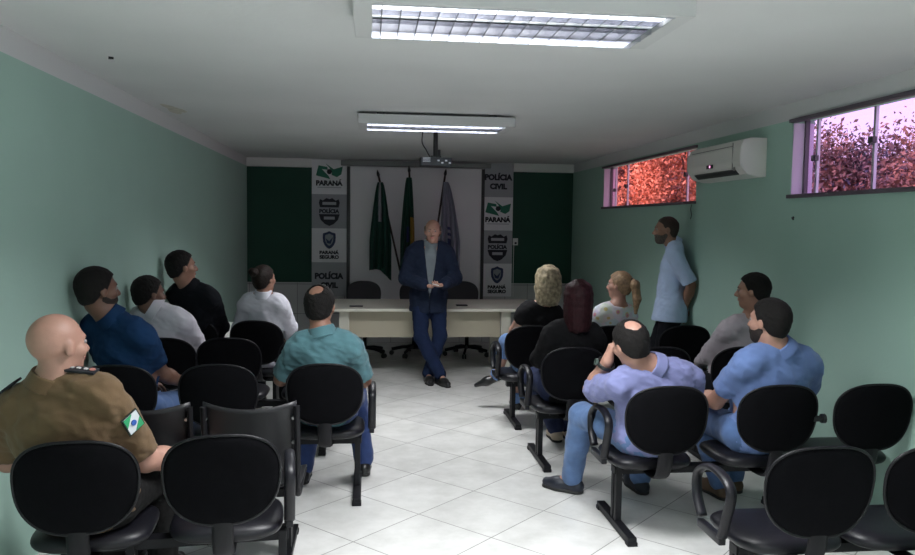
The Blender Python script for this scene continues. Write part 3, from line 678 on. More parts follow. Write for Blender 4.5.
def rotz(a): c, s = math.cos(a), math.sin(a); return A3([[c, -s, 0], [s, c, 0], [0, 0, 1]])
def rotx(a): c, s = math.cos(a), math.sin(a); return A3([[1, 0, 0], [0, c, -s], [0, s, c]])
def roty(a): c, s = math.cos(a), math.sin(a); return A3([[c, 0, s], [0, 1, 0], [-s, 0, c]])
def ik(a, b, l1, l2, pole):
    a, b = A3(a), A3(b); d = np.linalg.norm(b-a); u = (b-a)/d
    if d > (l1+l2)*.999: return a+u*l1*d/(l1+l2)
    x = (l1*l1-l2*l2+d*d)/(2*d); hgt = math.sqrt(max(0, l1*l1-x*x)); p = A3(pole); p = p-u*(p @ u); return a+u*x+nrm(p)*hgt
def hand(w, d, nml, side, curl, s=1.0):
    """palm, four fingers and a thumb; d = pointing direction, nml = palm normal (palm faces nml), side = where the thumb goes"""
    d = nrm(d); nml = nrm(A3(nml)-d*(A3(nml) @ d)); t = nrm(np.cross(d, nml))*side; w = A3(w); P = []
    P.append((*cone(w, w+d*.03*s, .026*s, .026*s), .02))
    P.append((*ecap(w+d*.03*s+t*.012*s, w+d*.085*s+t*.020*s, .023*s, .017*s, np.eye(3), 1), .012)); P.append((*ecap(w+d*.03*s-t*.012*s, w+d*.08*s-t*.022*s, .022*s, .016*s, np.eye(3), 1), .012))
    for i, (off, ln) in enumerate(((.030, .070), (.010, .080), (-.011, .074), (-.031, .058))):
        b = w+d*(.088-.006*abs(i-1.3))*s+t*off*s; c = curl*(1+.1*i); d1 = nrm(d*math.cos(c)+nml*math.sin(c)+t*off*1.5); d2 = nrm(d*math.cos(c*2.1)+nml*math.sin(c*2.1)+t*off)
        m1 = b+d1*ln*.5*s; e = m1+d2*ln*.5*s; P.append((*cone(b-d*.02*s, b, .010*s, .0095*s), .008)); P.append((*cone(b, m1, .0095*s, .009*s), .003)); P.append((*cone(m1, e, .009*s, .0075*s), .003))
    b = w+d*.025*s+t*.022*s; m1 = b+nrm(d*.7+t*.65+nml*.35)*.042*s; e = m1+nrm(d*.9+t*.15+nml*.4)*.034*s
    P.append((*cone(b, m1, .014*s, .011*s), .008)); P.append((*cone(m1, e, .0105*s, .0085*s), .003)); return P

SKINS = {'fair': (.40, .22, .165), 'tan': (.28, .145, .098), 'brown': (.15, .075, .05), 'pale': (.60, .38, .30)}
def skin(n): return mat('skin_'+n, SKINS[n], .5, noise=.07, nscale=25, bump=.06, bscale=150)
def cloth(n, c, noise=.07, rough=.85, ns=14, bump=.12): return mat('cloth_'+n, c, rough, noise=noise, nscale=ns, bump=bump, bscale=220, sheen=(.12 if max(c) > .1 else 0), spec=(.4 if max(c) > .1 else .15))
eye_w = mat('eye_white', (.30, .28, .27), .5, spec=.2); eye_d = mat('eye_iris', (.02, .012, .008), .2); lip_m = mat('lips', (.38, .13, .11), .45)

def human(label, hip, S, H, yaw=0, look=None, pitch=0, roll=0, sk='tan', arms=None, legs=None, shw=.195, girth=1.0, armr=1.0, hs=1.0,
          top=None, top_m=None, sleeve=1.0, sleeve_fore=False, bottom_m=None, shoe_m=None, hair='short', hair_m=None, beard=None, collar=True,
          collar_m=None, vox=.009, legs_out=True, thigh=.43, shin=.42, folds=.004, hem=-.10, extra=None, bare_shin=False, bust=0, coat=False, seated=True, hand_n=None):
    hip, S, H = A3(hip), A3(S), A3(H); org = A3([hip[0], hip[1], 0])
    root = empty('person', label, 'person', tuple(org)); R = rotz(math.radians(yaw)); rt, fw = R[:, 0], R[:, 1]
    up = nrm(S-hip); Rt = np.stack([rt-up*(rt @ up), fw-up*(fw @ up), up], 1); Rt[:, 0] /= np.linalg.norm(Rt[:, 0]); Rt[:, 1] = np.cross(Rt[:, 2], Rt[:, 0])
    L = np.linalg.norm(S-hip); X, Y, Z = Rt[:, 0], Rt[:, 1], Rt[:, 2]
    at = lambda x, y, z: hip+X*x+Y*y+Z*z
    if look is None: look = math.degrees(math.atan2(-(.69-H[0]), 8.3-H[1]))
    Rh = rotz(math.radians(look)) @ rotx(math.radians(pitch)) @ roty(math.radians(roll)); hp = lambda x, y, z: H+Rh @ (A3([x, y, z])*hs)
    g = girth; torso = [(*ell(at(0, -.01, .0), (.165*g, .125*g, .13), Rt), .05), (*ell(at(0, .015*g, L*.38), (.150*g, .118*g, .15), Rt), .05),
        (*ell(at(0, .0, L*.70), (.165*g*(shw/.195), .115*g, .165), Rt), .05), (*ecap(S-X*(shw*.72)-Z*.015, S+X*(shw*.72)-Z*.015, .075, .075, Rt, .85), .05)]
    if not seated: torso += [(*ecap(at(0, 0, .05), at(0, .01, -.15), (.150 if coat else .172)*g, (.160 if coat else .190)*g, Rt, .72 if coat else .82), .04)]
    if bust: torso += [(*ell(at(s*.07, .085, L*.66), (.06, .06, .065), Rt), .03) for s in (-1, 1)]
    hs = hs*1.045; nb = S+Z*.045; nt = hp(0, -.018, -.07)
    neckp = [(*cone(nb-Z*.02, nt, .062*hs*(.9 if bust else 1), .056*hs*(.85 if bust else 1)), .03)] + [(*cone(nb+(nt-nb)*.25, S+X*s*shw*.62+Z*.032, .048, .042), .045) for s in (-1, 1)]
    head = [(*ell(hp(0, -.018, .030), A3((.077, .098, .090))*hs, Rh), .02), (*ell(hp(0, .022, -.035), A3((.062, .068, .078))*hs, Rh), .025), (*ell(hp(0, .056, -.088), A3((.030, .030, .026))*hs, Rh), .025),
        (*cone(hp(0, .086, .012), hp(0, .106, -.024), .009*hs, .014*hs), .010), (*cone(hp(.012, .094, -.028), hp(-.012, .094, -.028), .010*hs, .010*hs), .008), (*ell(hp(0, .070, .030), A3((.05, .02, .014))*hs, Rh), .02), (*ell(hp(0, .083, -.054), A3((.024, .011, .010))*hs, Rh), .008)]
    for s in (-1, 1): head += [(*ell(hp(s*.078, -.008, -.004), A3((.010, .020, .031))*hs, Rh), .006), (*ell(hp(s*.045, .052, -.018), A3((.026, .026, .024))*hs, Rh), .02)]
    # arms
    ua, fa, hands_p, cutplanes = [], [], [], []; info = {}
    for s in (-1, 1):
        w, el = arms[0 if s < 0 else 1]; sh = S+X*s*shw-Z*.035; w = A3(w)
        e = A3(el) if el is not None else ik(sh, w, .29, .255, X*s*.6-Z*.6-Y*.5)
        ua.append((sh, e, s)); fa.append((e, w, s)); info[s] = (sh, e, w)
    a = armr
    uap = [(*cone(sh, e, .052*a, .042*a), .035) for sh, e, s in ua]; fap = [(*cone(e, e+(w-e)*.35, .043*a, .044*a), .02) for e, w, s in fa]+[(*cone(e+(w-e)*.3, w, .044*a, .029*a), .02) for e, w, s in fa]
    for i, (e, w, s) in enumerate(fa):
        hn = (hand_n or {}).get(s, None); d = nrm(w-e) if hn is None else hn[0]; nm = (-Z*.9-X*s*.2) if hn is None else hn[1]; cu_ = .35 if hn is None else hn[2]
        d2 = np.asarray(d); tside = np.cross(nrm(d2), nrm(nm)); th = 1 if (tside @ (-X*s)) > 0 else -1
        if hn is not None and len(hn) > 3: th = hn[3]
        hands_p += hand(w, d2, nm, th, cu_, .97 if not bust else .88)
    # legs
    lp, tp, shoes = [], [], []
    for s, lg in zip((-1, 1), legs):
        hj = hip+rt*s*.088; an = A3(lg['a']); kn = A3(lg['k']) if 'k' in lg else ik(hj, an, thigh, shin, fw*1+A3([0, 0, .6])+rt*s*.15)
        toe = A3(lg['t']) if 't' in lg else A3([*(an[:2]+fw[:2]*.17), .035]); lp += [(*cone(hj, kn, .078, .053), .03), (*cone(kn, kn+(an-kn)*.4, .052, .052), .02), (*cone(kn+(an-kn)*.35, an, .052, .036), .02)]
        tp += [(*cone(hj, kn, .088*min(g, 1.1), .066), .04), (*cone(kn, kn+(an-kn)*.45, .066, .062), .03), (*cone(kn+(an-kn)*.4, kn+(an-kn)*.97, .062, .058), .02)]
        d = nrm(toe-an); lp.append((*(cone(an, toe, .032, .025) if not bare_shin else cone(an, an+(toe-an)*.7, .026, .012)), .02)); shoes.append((an, toe, s))
    body = [q for i, q in enumerate(torso) if not (not seated and i == 4)]+neckp+head+uap+fap+lp+hands_p
    cuts = [lambda P, q=hp(s*.031, .096, .010): .0105*hs-np.linalg.norm(P-q, axis=-1) for s in (-1, 1)]
    ob = sdf_mesh('body', body, vox, skin(sk), root, org, cuts=cuts)
    for s in (-1, 1):
        bm = bmesh.new(); bmesh.ops.create_uvsphere(bm, u_segments=14, v_segments=10, radius=.0095*hs); o = link('eye', tmesh(bm), eye_w, root, True, tuple(hp(s*.031, .0785, .010)-org))
        bm = bmesh.new(); bmesh.ops.create_uvsphere(bm, u_segments=12, v_segments=8, radius=.0060*hs); link('iris', tmesh(bm), eye_d, o, True, tuple(Rh @ A3([0, .0048*hs, 0])))
    sdf_mesh('lips', [(*ell(hp(0, .0905, -.051), A3((.022, .006, .0045))*hs, Rh), .003), (*ell(hp(0, .0895, -.060), A3((.019, .006, .005))*hs, Rh), .003)], .003, lip_m, root, org, k=.003)
    hm = hair_m or mat('hair_black', (.006, .005, .0045), .7, noise=.3, nscale=60, bump=.6, bscale=250, spec=.25)
    sdf_mesh('eyebrows', [(*cone(hp(s*.016, .0895, .028), hp(s*.046, .0765, .030), .0045*hs, .003*hs), .002) for s in (-1, 1)], .003, hm if hair != 'bald' else mat('hair_brown', (.05, .03, .02), .6), root, org, k=.002)
    # hair
    Q = lambda P: ((P-H) @ Rh)/hs
    skull = [(*ell(hp(0, -.018, .030), A3((.077, .098, .090))*hs, Rh), .02), (*ell(hp(0, -.03, -.02), A3((.066, .07, .07))*hs, Rh), .02)]
    hl_y = [-.13, -.10, -.05, -.015, .012, .035, .06, .10]; hl_z = [-.085, -.085, -.06, -.012, .005, .055, .078, .085]
    if hair in ('bun', 'pony', 'long', 'curly'): hl_z = [-.09, -.09, -.07, -.02, .0, .05, .074, .080]
    def hc(P):
        q = Q(P); return (np.interp(q[..., 1], hl_y, hl_z)-q[..., 2])*.8*hs+.003*noise(P, .006, 9)
    hcuts = [hc]; hin = .0095; hp_extra = []; dis = lambda P: .0022*noise(P, .009, 3)
    if hair == 'crown': hcuts.append(lambda P: .046*hs-np.linalg.norm((P-hp(-.008, -.080, .108))*1.0, axis=-1)+.004*noise(P, .010, 2)); hin = .009
    if hair == 'balding': hcuts.append(lambda P: np.maximum(.0, 0)+np.where(Q(P)[..., 2] > .055+.0*P[..., 0], .05, -.05)+0*P[..., 0]); hin = .011; hcuts.append(lambda P: (Q(P)[..., 1]-.02)*.8)
    if hair == 'shaved': hin = .003
    def strands(nst, amp, rad, rads, zs, seed):
        rg = random.Random(seed); out = []
        for q in range(nst):
            ph = math.radians(-118+236*(q+.5)/nst+rg.uniform(-4, 4)); pp = []; p0 = rg.uniform(0, 6)
            for r_, z_ in zip(rads, zs):
                wv = amp*math.sin(p0+z_*55); pp.append(hp(math.sin(ph)*r_*.86+wv*math.cos(ph), -.015-math.cos(ph)*r_*1.02+wv*math.sin(ph), z_+rg.uniform(-.008, .008)))
            for u_ in range(len(pp)-1): out.append((*cone(pp[u_], pp[u_+1], rad*(1-.09*u_), rad*(.91-.09*u_)), .008))
        return out
    if hair == 'curly':
        hin = .010; dis = lambda P: .0015*noise(P*A3([1, 1, .3]), .006, 5)
        hp_extra = strands(20, .011, .021, (.03, .075, .094, .100, .104, .104, .098, .092), (.118, .095, .05, .01, -.03, -.07, -.11, -.15), 3)+strands(13, .010, .020, (.02, .06, .080, .086, .088, .09, .085), (.12, .10, .05, .0, -.05, -.11, -.165), 8); hcuts = [lambda P: np.where(Q(P)[..., 2] > -.02, hc(P), (Q(P)[..., 1]-.03)*hs)]
    if hair == 'long':
        hin = .010; dis = lambda P: .001*noise(P*A3([1, 1, .2]), .006, 5)
        hp_extra = strands(22, .002, .018, (.03, .075, .090, .092, .092, .09, .086, .082), (.118, .092, .05, .0, -.05, -.10, -.15, -.185), 5)+strands(12, .002, .024, (.02, .06, .072, .072, .072, .07, .066), (.12, .10, .05, .0, -.05, -.12, -.19), 6); hcuts = [lambda P: np.where(Q(P)[..., 2] > -.02, hc(P), (Q(P)[..., 1]-.03)*hs)]
    if hair == 'pony': hin = .011; dis = lambda P: .0015*noise(P*A3([1, 1, .3]), .007, 3)
    if hair == 'bun': hin = .011; dis = lambda P: .0015*noise(P, .009, 3)
    if hair != 'bald':
        ho = sdf_mesh('hair', skull+hp_extra, .0055, hm, root, org, inflate=hin*hs, k=.02, cuts=hcuts, disp=dis)
        if hair == 'pony':
            t0 = hp(0, -.115, .045); sdf_mesh('ponytail', [(*cone(t0-Rh[:, 1]*0, t0+A3([.02, -.03, -.03]), .024, .038), .02), (*cone(t0+A3([.02, -.03, -.03]), t0+A3([.035, -.04, -.15]), .038, .034), .02), (*cone(t0+A3([.035, -.04, -.15]), t0+A3([.03, -.03, -.27]), .034, .012), .02)], .005, hm, root, org, disp=lambda P: .003*noise(P*A3([1, 1, .25]), .008, 4))
            sdf_mesh('hair_tie', [ring(t0-A3([0, 0, .0])-Rh[:, 1]*.000, t0-Rh[:, 1]*.012, .021, .021, .006)], .004, mat('hair_tie', (.02, .02, .03), .6), root, org, k=0)
        if hair == 'bun':
            t0 = hp(-.0, -.118, .072); sdf_mesh('hair_bun', [(*ell(t0, (.042, .036, .036), Rh), .01), (*ell(t0+Rh @ A3([-.02, -.008, .012]), (.028, .026, .026), Rh), .01)], .005, hm, root, org, disp=lambda P: .003*noise(P, .010, 4))
    if beard:
        bl = lambda P: (Q(P)[..., 2]-np.interp(Q(P)[..., 1], [-.02, .01, .04, .07, .12], [-.005, -.03, -.045, -.036, -.034]))*.8
        sdf_mesh('beard', [(*ell(hp(0, .022, -.035), A3((.062, .068, .078))*hs, Rh), .025), (*ell(hp(0, .056, -.088), A3((.030, .030, .026))*hs, Rh), .025), (*ell(hp(0, .083, -.054), A3((.024, .011, .010))*hs, Rh), .008)], .005, beard, root, org, inflate=.006, cuts=[bl, lambda P: (-.012-Q(P)[..., 1])*.8, lambda P: .013-np.linalg.norm((Q(P)-A3([0, .093, -.055]))*A3([.6, 1, 1.6]), axis=-1)], disp=lambda P: .001*noise(P, .006, 3))
    # trousers, shoes
    if bottom_m:
        pelv = [torso[0]]+tp; bc = [lambda P: ((P-hip) @ Z)-(.12 if (seated or coat) else -.03)]
        if bare_shin:   # cropped jeans end at mid calf
            for (an, toe, s), lg in zip(shoes, legs):
                kn = A3(lg['k']); q0 = kn+(an-kn)*.42; dd = nrm(an-kn); bc.append(lambda P, q0=q0, dd=dd: np.where(np.linalg.norm(P-q0, axis=-1) < .2, (P-q0) @ dd, -.1))
        sdf_mesh('trousers', pelv, .010, bottom_m, root, org, inflate=.010, cuts=bc, disp=lambda P: .0035*noise(P, .030, 2))
    for an, toe, s in shoes:
        d = nrm(A3([toe[0]-an[0], toe[1]-an[1], (toe[2]-an[2]) if (an[2] > .2) else 0])); 
        if an[2] > .2 or bare_shin:   # pump with a small heel
            heel = an-A3([0, 0, .055])-d*.02 if an[2] <= .2 else an-nrm(an-A3(legs[0 if s < 0 else 1]['k']))*-.045-d*.03
            dn = A3([0, 0, -1]) if an[2] <= .2 else nrm(nrm(an-A3(legs[0 if s < 0 else 1]['k'])))
            sdf_mesh('shoe', [(*cone(heel, heel+(toe-heel)*.55, .030, .036), .02), (*cone(heel+(toe-heel)*.5, toe, .036, .014), .02), (*cone(heel, heel+dn*.045-d*.01, .016, .006), .01)], .006, shoe_m, root, org, cuts=[lambda P, an=an, dn=dn, d=d: .021-np.linalg.norm(P-(an-dn*.012+d*.03), axis=-1)], inflate=.006)
        else:
            base = A3([an[0], an[1], .045])-d*.035; tt = A3([toe[0], toe[1], .038])
            sdf_mesh('shoe', [(*cone(base, base+A3([0, 0, .045])+d*.03, .043, .042), .03), (*cone(base, tt-d*.05, .042, .046), .02), (*cone(tt-d*.06, tt+d*.03, .046, .030), .03)], .007, shoe_m, root, org, cuts=[lambda P: .004-P[..., 2]])
            if 'sole' not in (extra or {}):
                sdf_mesh('shoe_sole', [(*cone(base*A3([1, 1, 0])+A3([0, 0, .014]), (tt-d*.05)*A3([1, 1, 0])+A3([0, 0, .014]), .044, .048), .02), (*cone((tt-d*.06)*A3([1, 1, 0])+A3([0, 0, .014]), (tt+d*.03)*A3([1, 1, 0])+A3([0, 0, .014]), .048, .032), .02)], .007, mat('shoe_sole_rubber', (.015, .015, .015), .6), root, org, cuts=[lambda P: .001-P[..., 2], lambda P: P[..., 2]-.024])
    # top
    if top_m:
        inf = .015 if not coat else .027
        tpz = torso+[(*cone(nb+(nt-nb)*.12, S+X*s*shw*.62+Z*.026, .046, .044), .045) for s in (-1, 1)]
        cut = [lambda P: (-(P-hip) @ Z)+hem, lambda P: np.where(np.linalg.norm(P-(nb+Z*.07), axis=-1) < .085, (P-(nb+nrm(nt-nb)*.034)) @ nrm(nt-nb), -.1)]
        for sh, e, w in [info[s] for s in (-1, 1)]:
            if sleeve_fore:
                tpz += [(*cone(sh, e, .055*a, .048*a), .04), (*cone(e, w+(e-w)*.04, .050*a, .036*a), .03)]
            else:
                end = sh+(e-sh)*sleeve; tpz.append((*cone(sh, sh+(e-sh)*(sleeve+.12), .056*a, .053*a), .04)); dd = nrm(e-sh)
                cut.append(lambda P, end=end, dd=dd, sh=sh: np.where((np.linalg.norm(P-end-dd*.03, axis=-1) < .12*a) & (((P-S) @ X)*np.sign((sh-S) @ X) > shw*.62+.0*a), (P-end) @ dd, -.1))
        if coat:   # open front
            cut.append(lambda P: np.where(((P-S) @ Y) > .02, .5*((.004+.062*np.clip(((P-hip) @ Z)/L, 0, 1.1)*1.0*np.where(((P-hip) @ Z) < L*.1, .3, 1))-np.abs((P-hip) @ X)), -.1))
        sdf_mesh(top or 'shirt', tpz, .0085, top_m, root, org, inflate=inf, cuts=cut, k=.04, disp=lambda P: folds*noise(P, .035, hip[0]*7)+folds*.5*noise(P*A3([1, 1, 2]), .018, 1+hip[1]))
        if collar:
            cm = collar_m or top_m; u = nrm(nt-nb)
            sdf_mesh('collar', [ring(nb+u*.008, nb+u*.072, .086*(.94 if bust else 1), .070*(.88 if bust else 1), .0055)], .005, cm, root, org, k=0)
    return root, dict(info=info, at=at, hp=hp, Rt=Rt, Rh=Rh, org=org, S=S, hip=hip, R=R, nb=nb, X=X, Y=Y, Z=Z, shw=shw)

def sit_legs(hip, yaw=0, spread=.10, ks=.43, fwd=.02, zk=.53, lx=0, rx=0):
    R = rotz(math.radians(yaw)); out = []
    for s, dx in ((-1, lx), (1, rx)):
        k = A3([hip[0], hip[1], 0])+R @ A3([s*spread*1.25+dx, ks, 0]); k[2] = zk; a = k+R @ A3([0, fwd, 0]); a[2] = .095
        out.append(dict(k=k, a=a))
    return out
black_shoe = mat('black_leather', (.012, .012, .013), .3); brown_shoe = mat('brown_suede', (.09, .055, .035), .8); beige_shoe = mat('beige_leather', (.45, .36, .28), .6)
jeans = cloth('jeans', (.07, .13, .28), .25, ns=9); jeans_l = cloth('jeans_light', (.095, .17, .34), .25, ns=9); jeans_d = cloth('jeans_dark', (.018, .025, .06), .2); dark_tr = cloth('dark_trousers', (.006, .007, .010), .1)

# 1 officer
h1 = (-1.12, 3.30, .565)
_, I = human('bald officer in a tan short-sleeved uniform shirt seated nearest at the left wall', h1, (-1.25, 3.24, 1.0), (-1.215, 3.235, 1.215), yaw=-8, sk='fair', shw=.215, girth=1.15, armr=1.12,
    arms=[((-1.28, 3.62, .66), (-1.47, 3.36, .72)), ((-.80, 3.62, .66), (-.93, 3.38, .70))], legs=sit_legs(h1, -5), top='uniform_shirt', top_m=cloth('tan_uniform', (.13, .080, .038), .10), sleeve=.86, bottom_m=cloth('uniform_trousers', (.010, .010, .010), .5, ns=50), shoe_m=black_shoe, hair='bald', hair_m=mat('hair_brown', (.05, .03, .02), .6), vox=.008, folds=.005, look=-38, hs=1.03)
def uniform_bits(I):
    root = _; X, Y, Z, S, org = I['X'], I['Y'], I['Z'], I['S'], I['org']
    for s in (-1, 1):
        a = S+X*s*.105+Z*.108; b = S+X*s*.215+Z*.066; ax = nrm(b-a); yy = Y; zz = np.cross(ax, yy); Rm = Matrix(np.stack([ax, yy, zz], 1).tolist()); c = (a+b)/2-org
        e = boxes('epaulette', [(tuple(c), (.125, .052, .010), Rm)], mat('epaulette_black', (.012, .014, .02), .7), root, .003)
        bm = bmesh.new()
        for q in (-.035, -.008, .02):
            p = c+ax*q+zz*.0065; cyl_bm(bm, tuple(p), tuple(p+zz*.003), .009, .009, 8)
        link('rank_star', tmesh(bm), mat('rank_metal', (.5, .5, .5), .5), e, False)
        bm = bmesh.new(); p = c+ax*.046+zz*.0065; cyl_bm(bm, tuple(p), tuple(p+zz*.003), .012, .012, 8); link('rank_badge', tmesh(bm), mat('rank_red', (.45, .18, .15), .6), e, False)
    sh, e, w = I['info'][1]; d = nrm(e-sh); n = nrm(X*.85-Y*.55); n = nrm(n-d*(n @ d)); t = np.cross(d, n); c = sh+d*.13+n*.083
    def quad(name, pts, m, off, par):
        bm = bmesh.new(); vs = [bm.verts.new(tuple(c+t*a+d*b+n*off-org)) for a, b in pts]; f = bm.faces.new(vs); ex = bmesh.ops.extrude_face_region(bm, geom=[f]); bmesh.ops.translate(bm, vec=tuple(-n*.004), verts=[q for q in ex['geom'] if isinstance(q, bmesh.types.BMVert)]); bmesh.ops.recalc_face_normals(bm, faces=bm.faces); return link(name, tmesh(bm), m, par, False)
    p = quad('sleeve_patch', [(-.040, -.043), (.040, -.043), (.040, .043), (-.040, .043)], mat('patch_border', (.01, .02, .015), .7), .002, root)
    quad('patch_field', [(-.034, -.037), (.034, -.037), (.034, .037), (-.034, .037)], mat('patch_white', (.62, .66, .68), .7), .005, p)
    quad('patch_corner', [(-.034, .037), (-.034, -.005), (.008, .037)], mat('patch_green', (.03, .35, .14), .7), .007, p); quad('patch_corner', [(.034, -.037), (.034, .005), (-.008, -.037)], mat('patch_green', (.03, .35, .14), .7), .007, p)
    quad('patch_disc', [(.012*math.cos(i*math.pi/6), .012*math.sin(i*math.pi/6)) for i in range(12)], mat('patch_blue', (.03, .10, .40), .7), .009, p)
uniform_bits(I)

# 2 blue polo, beard, left wall
h2 = (-1.40, 4.88, .565); bd = mat('beard_dark', (.02, .013, .010), .8, noise=.3, nscale=80)
human('bearded man in a dark blue polo shirt and jeans seated at the left wall', h2, (-1.445, 4.70, 1.09), (-1.53, 4.66, 1.312), yaw=-32, sk='brown', shw=.20, girth=1.05, armr=1.05,
    arms=[((-1.40, 5.13, .68), (-1.56, 4.97, .76)), ((-1.17, 5.12, .68), (-1.255, 4.92, .78))], legs=sit_legs(h2, -12), top='polo_shirt', top_m=cloth('navy_blue_polo', (.007, .030, .085), .08), sleeve=.62, bottom_m=jeans, shoe_m=black_shoe, beard=bd, look=-48, vox=.009, hs=1.04)
# 3 white shirt, left wall
h3 = (-1.40, 5.93, .565)
human('dark haired man in white long-sleeved shirt behind the suited man', h3, (-1.46, 5.72, 1.03), (-1.53, 5.70, 1.195), yaw=-22, sk='brown', shw=.195, girth=1.05,
    arms=[((-1.36, 6.22, .68), (-1.54, 6.0, .78)), ((-1.19, 6.17, .68), (-1.235, 5.94, .76))], legs=sit_legs(h3, -12), top='shirt', top_m=cloth('white_cotton', (.58, .56, .62), .04), sleeve_fore=True, bottom_m=dark_tr, shoe_m=black_shoe, look=-50, pitch=-3)
# 4 dark suit
h4 = (-1.40, 6.86, .565)
human('young man in a black suit seated upright at the left wall holding a paper', h4, (-1.435, 6.64, 1.115), (-1.505, 6.58, 1.335), yaw=-22, sk='tan', shw=.175, girth=.95,
    arms=[((-1.42, 7.27, .70), (-1.56, 7.05, .80)), ((-1.33, 7.20, .70), (-1.26, 6.94, .80))], legs=sit_legs(h4, -8), top='suit_jacket', top_m=cloth('black_suit', (.006, .007, .010), .1), sleeve_fore=True, bottom_m=dark_tr, shoe_m=black_shoe, look=-58, pitch=3, hs=1.06)
# 5 woman with bun
h5 = (-.88, 6.88, .56)
human('woman in a white shirt with dark hair in a bun, farthest left row', h5, (-.88, 6.76, 1.025), (-.87, 6.74, 1.228), yaw=-5, sk='tan', shw=.16, girth=.88, armr=.85, bust=1, hs=.93,
    arms=[((-1.12, 7.12, .72), (-1.10, 6.86, .80)), ((-.70, 7.10, .68), (-.665, 6.90, .80))], legs=sit_legs(h5), top='shirt', top_m=cloth('white_blouse', (.60, .60, .66), .04), sleeve_fore=True, bottom_m=dark_tr, shoe_m=black_shoe, hair='bun', hair_m=mat('hair_dark_brown', (.014, .009, .007), .5, noise=.4, nscale=40, bump=.5, bscale=200, spec=.2), look=-38, pitch=3)
# 6 teal polo
h6 = (-.25, 4.90, .565)
human('balding man in a teal polo shirt and jeans seated on the left of the aisle', h6, (-.26, 4.72, .985), (-.285, 4.74, 1.212), yaw=0, sk='tan', shw=.172, girth=1.06, armr=1.0,
    arms=[((-.38, 5.17, .69), (-.53, 4.86, .75)), ((-.07, 5.08, .72), (-.02, 4.88, .73))], legs=[dict(k=(-.36, 5.32, .53), a=(-.42, 5.16, .095)), dict(k=(-.08, 5.34, .54), a=(-.02, 5.30, .095))], top='polo_shirt', top_m=cloth('teal_polo', (.075, .175, .20), .06), sleeve=.85, bottom_m=cloth('jeans_navy', (.025, .05, .16), .2), shoe_m=black_shoe, hair='crown', look=-12, pitch=-4, folds=.006)
# 7 standing speaker
nv = cloth('navy_blazer', (.010, .016, .034), .12); nvt = cloth('navy_trousers', (.009, .017, .048), .12)
h7 = (.655, 8.44, .93)
sp_root, I7 = human('bald man in a navy blazer and grey shirt standing cross-legged against the table', h7, (.665, 8.42, 1.425), (.685, 8.36, 1.632), yaw=180, look=172, pitch=-4, sk='fair', shw=.192, girth=1.08, armr=1.02, seated=False,
    arms=[((.80, 8.17, 1.08), (.935, 8.40, 1.13)), ((.59, 8.17, 1.07), (.405, 8.40, 1.13))], legs=[dict(k=(.78, 8.40, .50), a=(.655, 8.36, .09), t=(.665, 8.20, .035)), dict(k=(.57, 8.33, .50), a=(.775, 8.24, .10), t=(.83, 8.10, .035))],
    top='blazer', top_m=nv, sleeve_fore=True, bottom_m=nvt, shoe_m=black_shoe, hair='balding', hair_m=mat('hair_brown', (.05, .03, .02), .6), hem=-.165, coat=True, collar=True, collar_m=cloth('grey_shirt', (.14, .165, .18), .08), vox=.0065, folds=.004,
    hand_n={-1: ((-.85, -.45, -.12), (0, .2, 1.0), .5), 1: ((.85, -.45, -.12), (0, .2, 1.0), .5)})
X, Y, Z, org = I7['X'], I7['Y'], I7['Z'], I7['org']
L7 = np.linalg.norm(I7['S']-I7['hip'])
Rt = I7['Rt']; at = I7['at']
sdf_mesh('grey_shirt', [(*ell(at(0, .015, L7*.38), (.168, .132, .17), Rt), .05), (*ell(at(0, 0, L7*.72), (.17, .128, .16), Rt), .05), (*cone(I7['nb']-Z*.05, I7['nb']+Z*.05, .085, .068), .03), (*ell(at(0, 0, .02), (.15, .125, .12), Rt), .05)], .008, cloth('grey_shirt', (.14, .165, .18), .08), sp_root, org, inflate=.008, cuts=[lambda P: np.abs((P-I7['hip']) @ X)-.10, lambda P: (-(P-I7['hip']) @ Z)+.01, lambda P: (P-I7['nb']-Y*.03) @ nrm(Z+Y*.35)-.035], disp=lambda P: .002*noise(P, .03, 1))
sdf_mesh('belt', [ell(at(0, -.01, .0), (.165*1.12, .125*1.12, .13), Rt)], .008, black_shoe, sp_root, org, inflate=.016, cuts=[lambda P: np.abs((P-I7['hip']) @ Z)-.018])
tag(boxes('mobile_phone', [((.700, 8.075, 1.083), (.07, .035, .009), Matrix.Rotation(.25, 3, 'Y'))], mat('pale_phone', (.55, .55, .56), .4), None, .002), 'small pale phone held in the standing blazer man\'s hands', 'phone')
# 8 curly blonde
h8 = (1.39, 6.52, .56)
human('woman with curly blonde hair, black top and crossed legs at the aisle', h8, (1.455, 6.44, .985), (1.49, 6.40, 1.235), yaw=8, sk='fair', shw=.16, girth=.92, armr=.85, bust=1, hs=.95,
    arms=[((1.29, 6.90, .74), (1.265, 6.66, .81)), ((1.45, 6.84, .71), (1.66, 6.62, .76))], legs=[dict(k=(1.37, 6.96, .55), a=(1.395, 7.10, .10), t=(1.36, 7.25, .03)), dict(k=(1.27, 6.98, .65), a=(1.20, 7.10, .33), t=(1.01, 7.16, .215))],
    top='black_top', top_m=cloth('black_top', (.006, .006, .007), .1), sleeve=.30, bottom_m=jeans_l, shoe_m=black_shoe, hair='curly', hair_m=mat('hair_blonde', (.21, .175, .115), .6, noise=.5, nscale=35, bump=.3, bscale=160, spec=.2), look=12, collar=False, bare_shin=True)
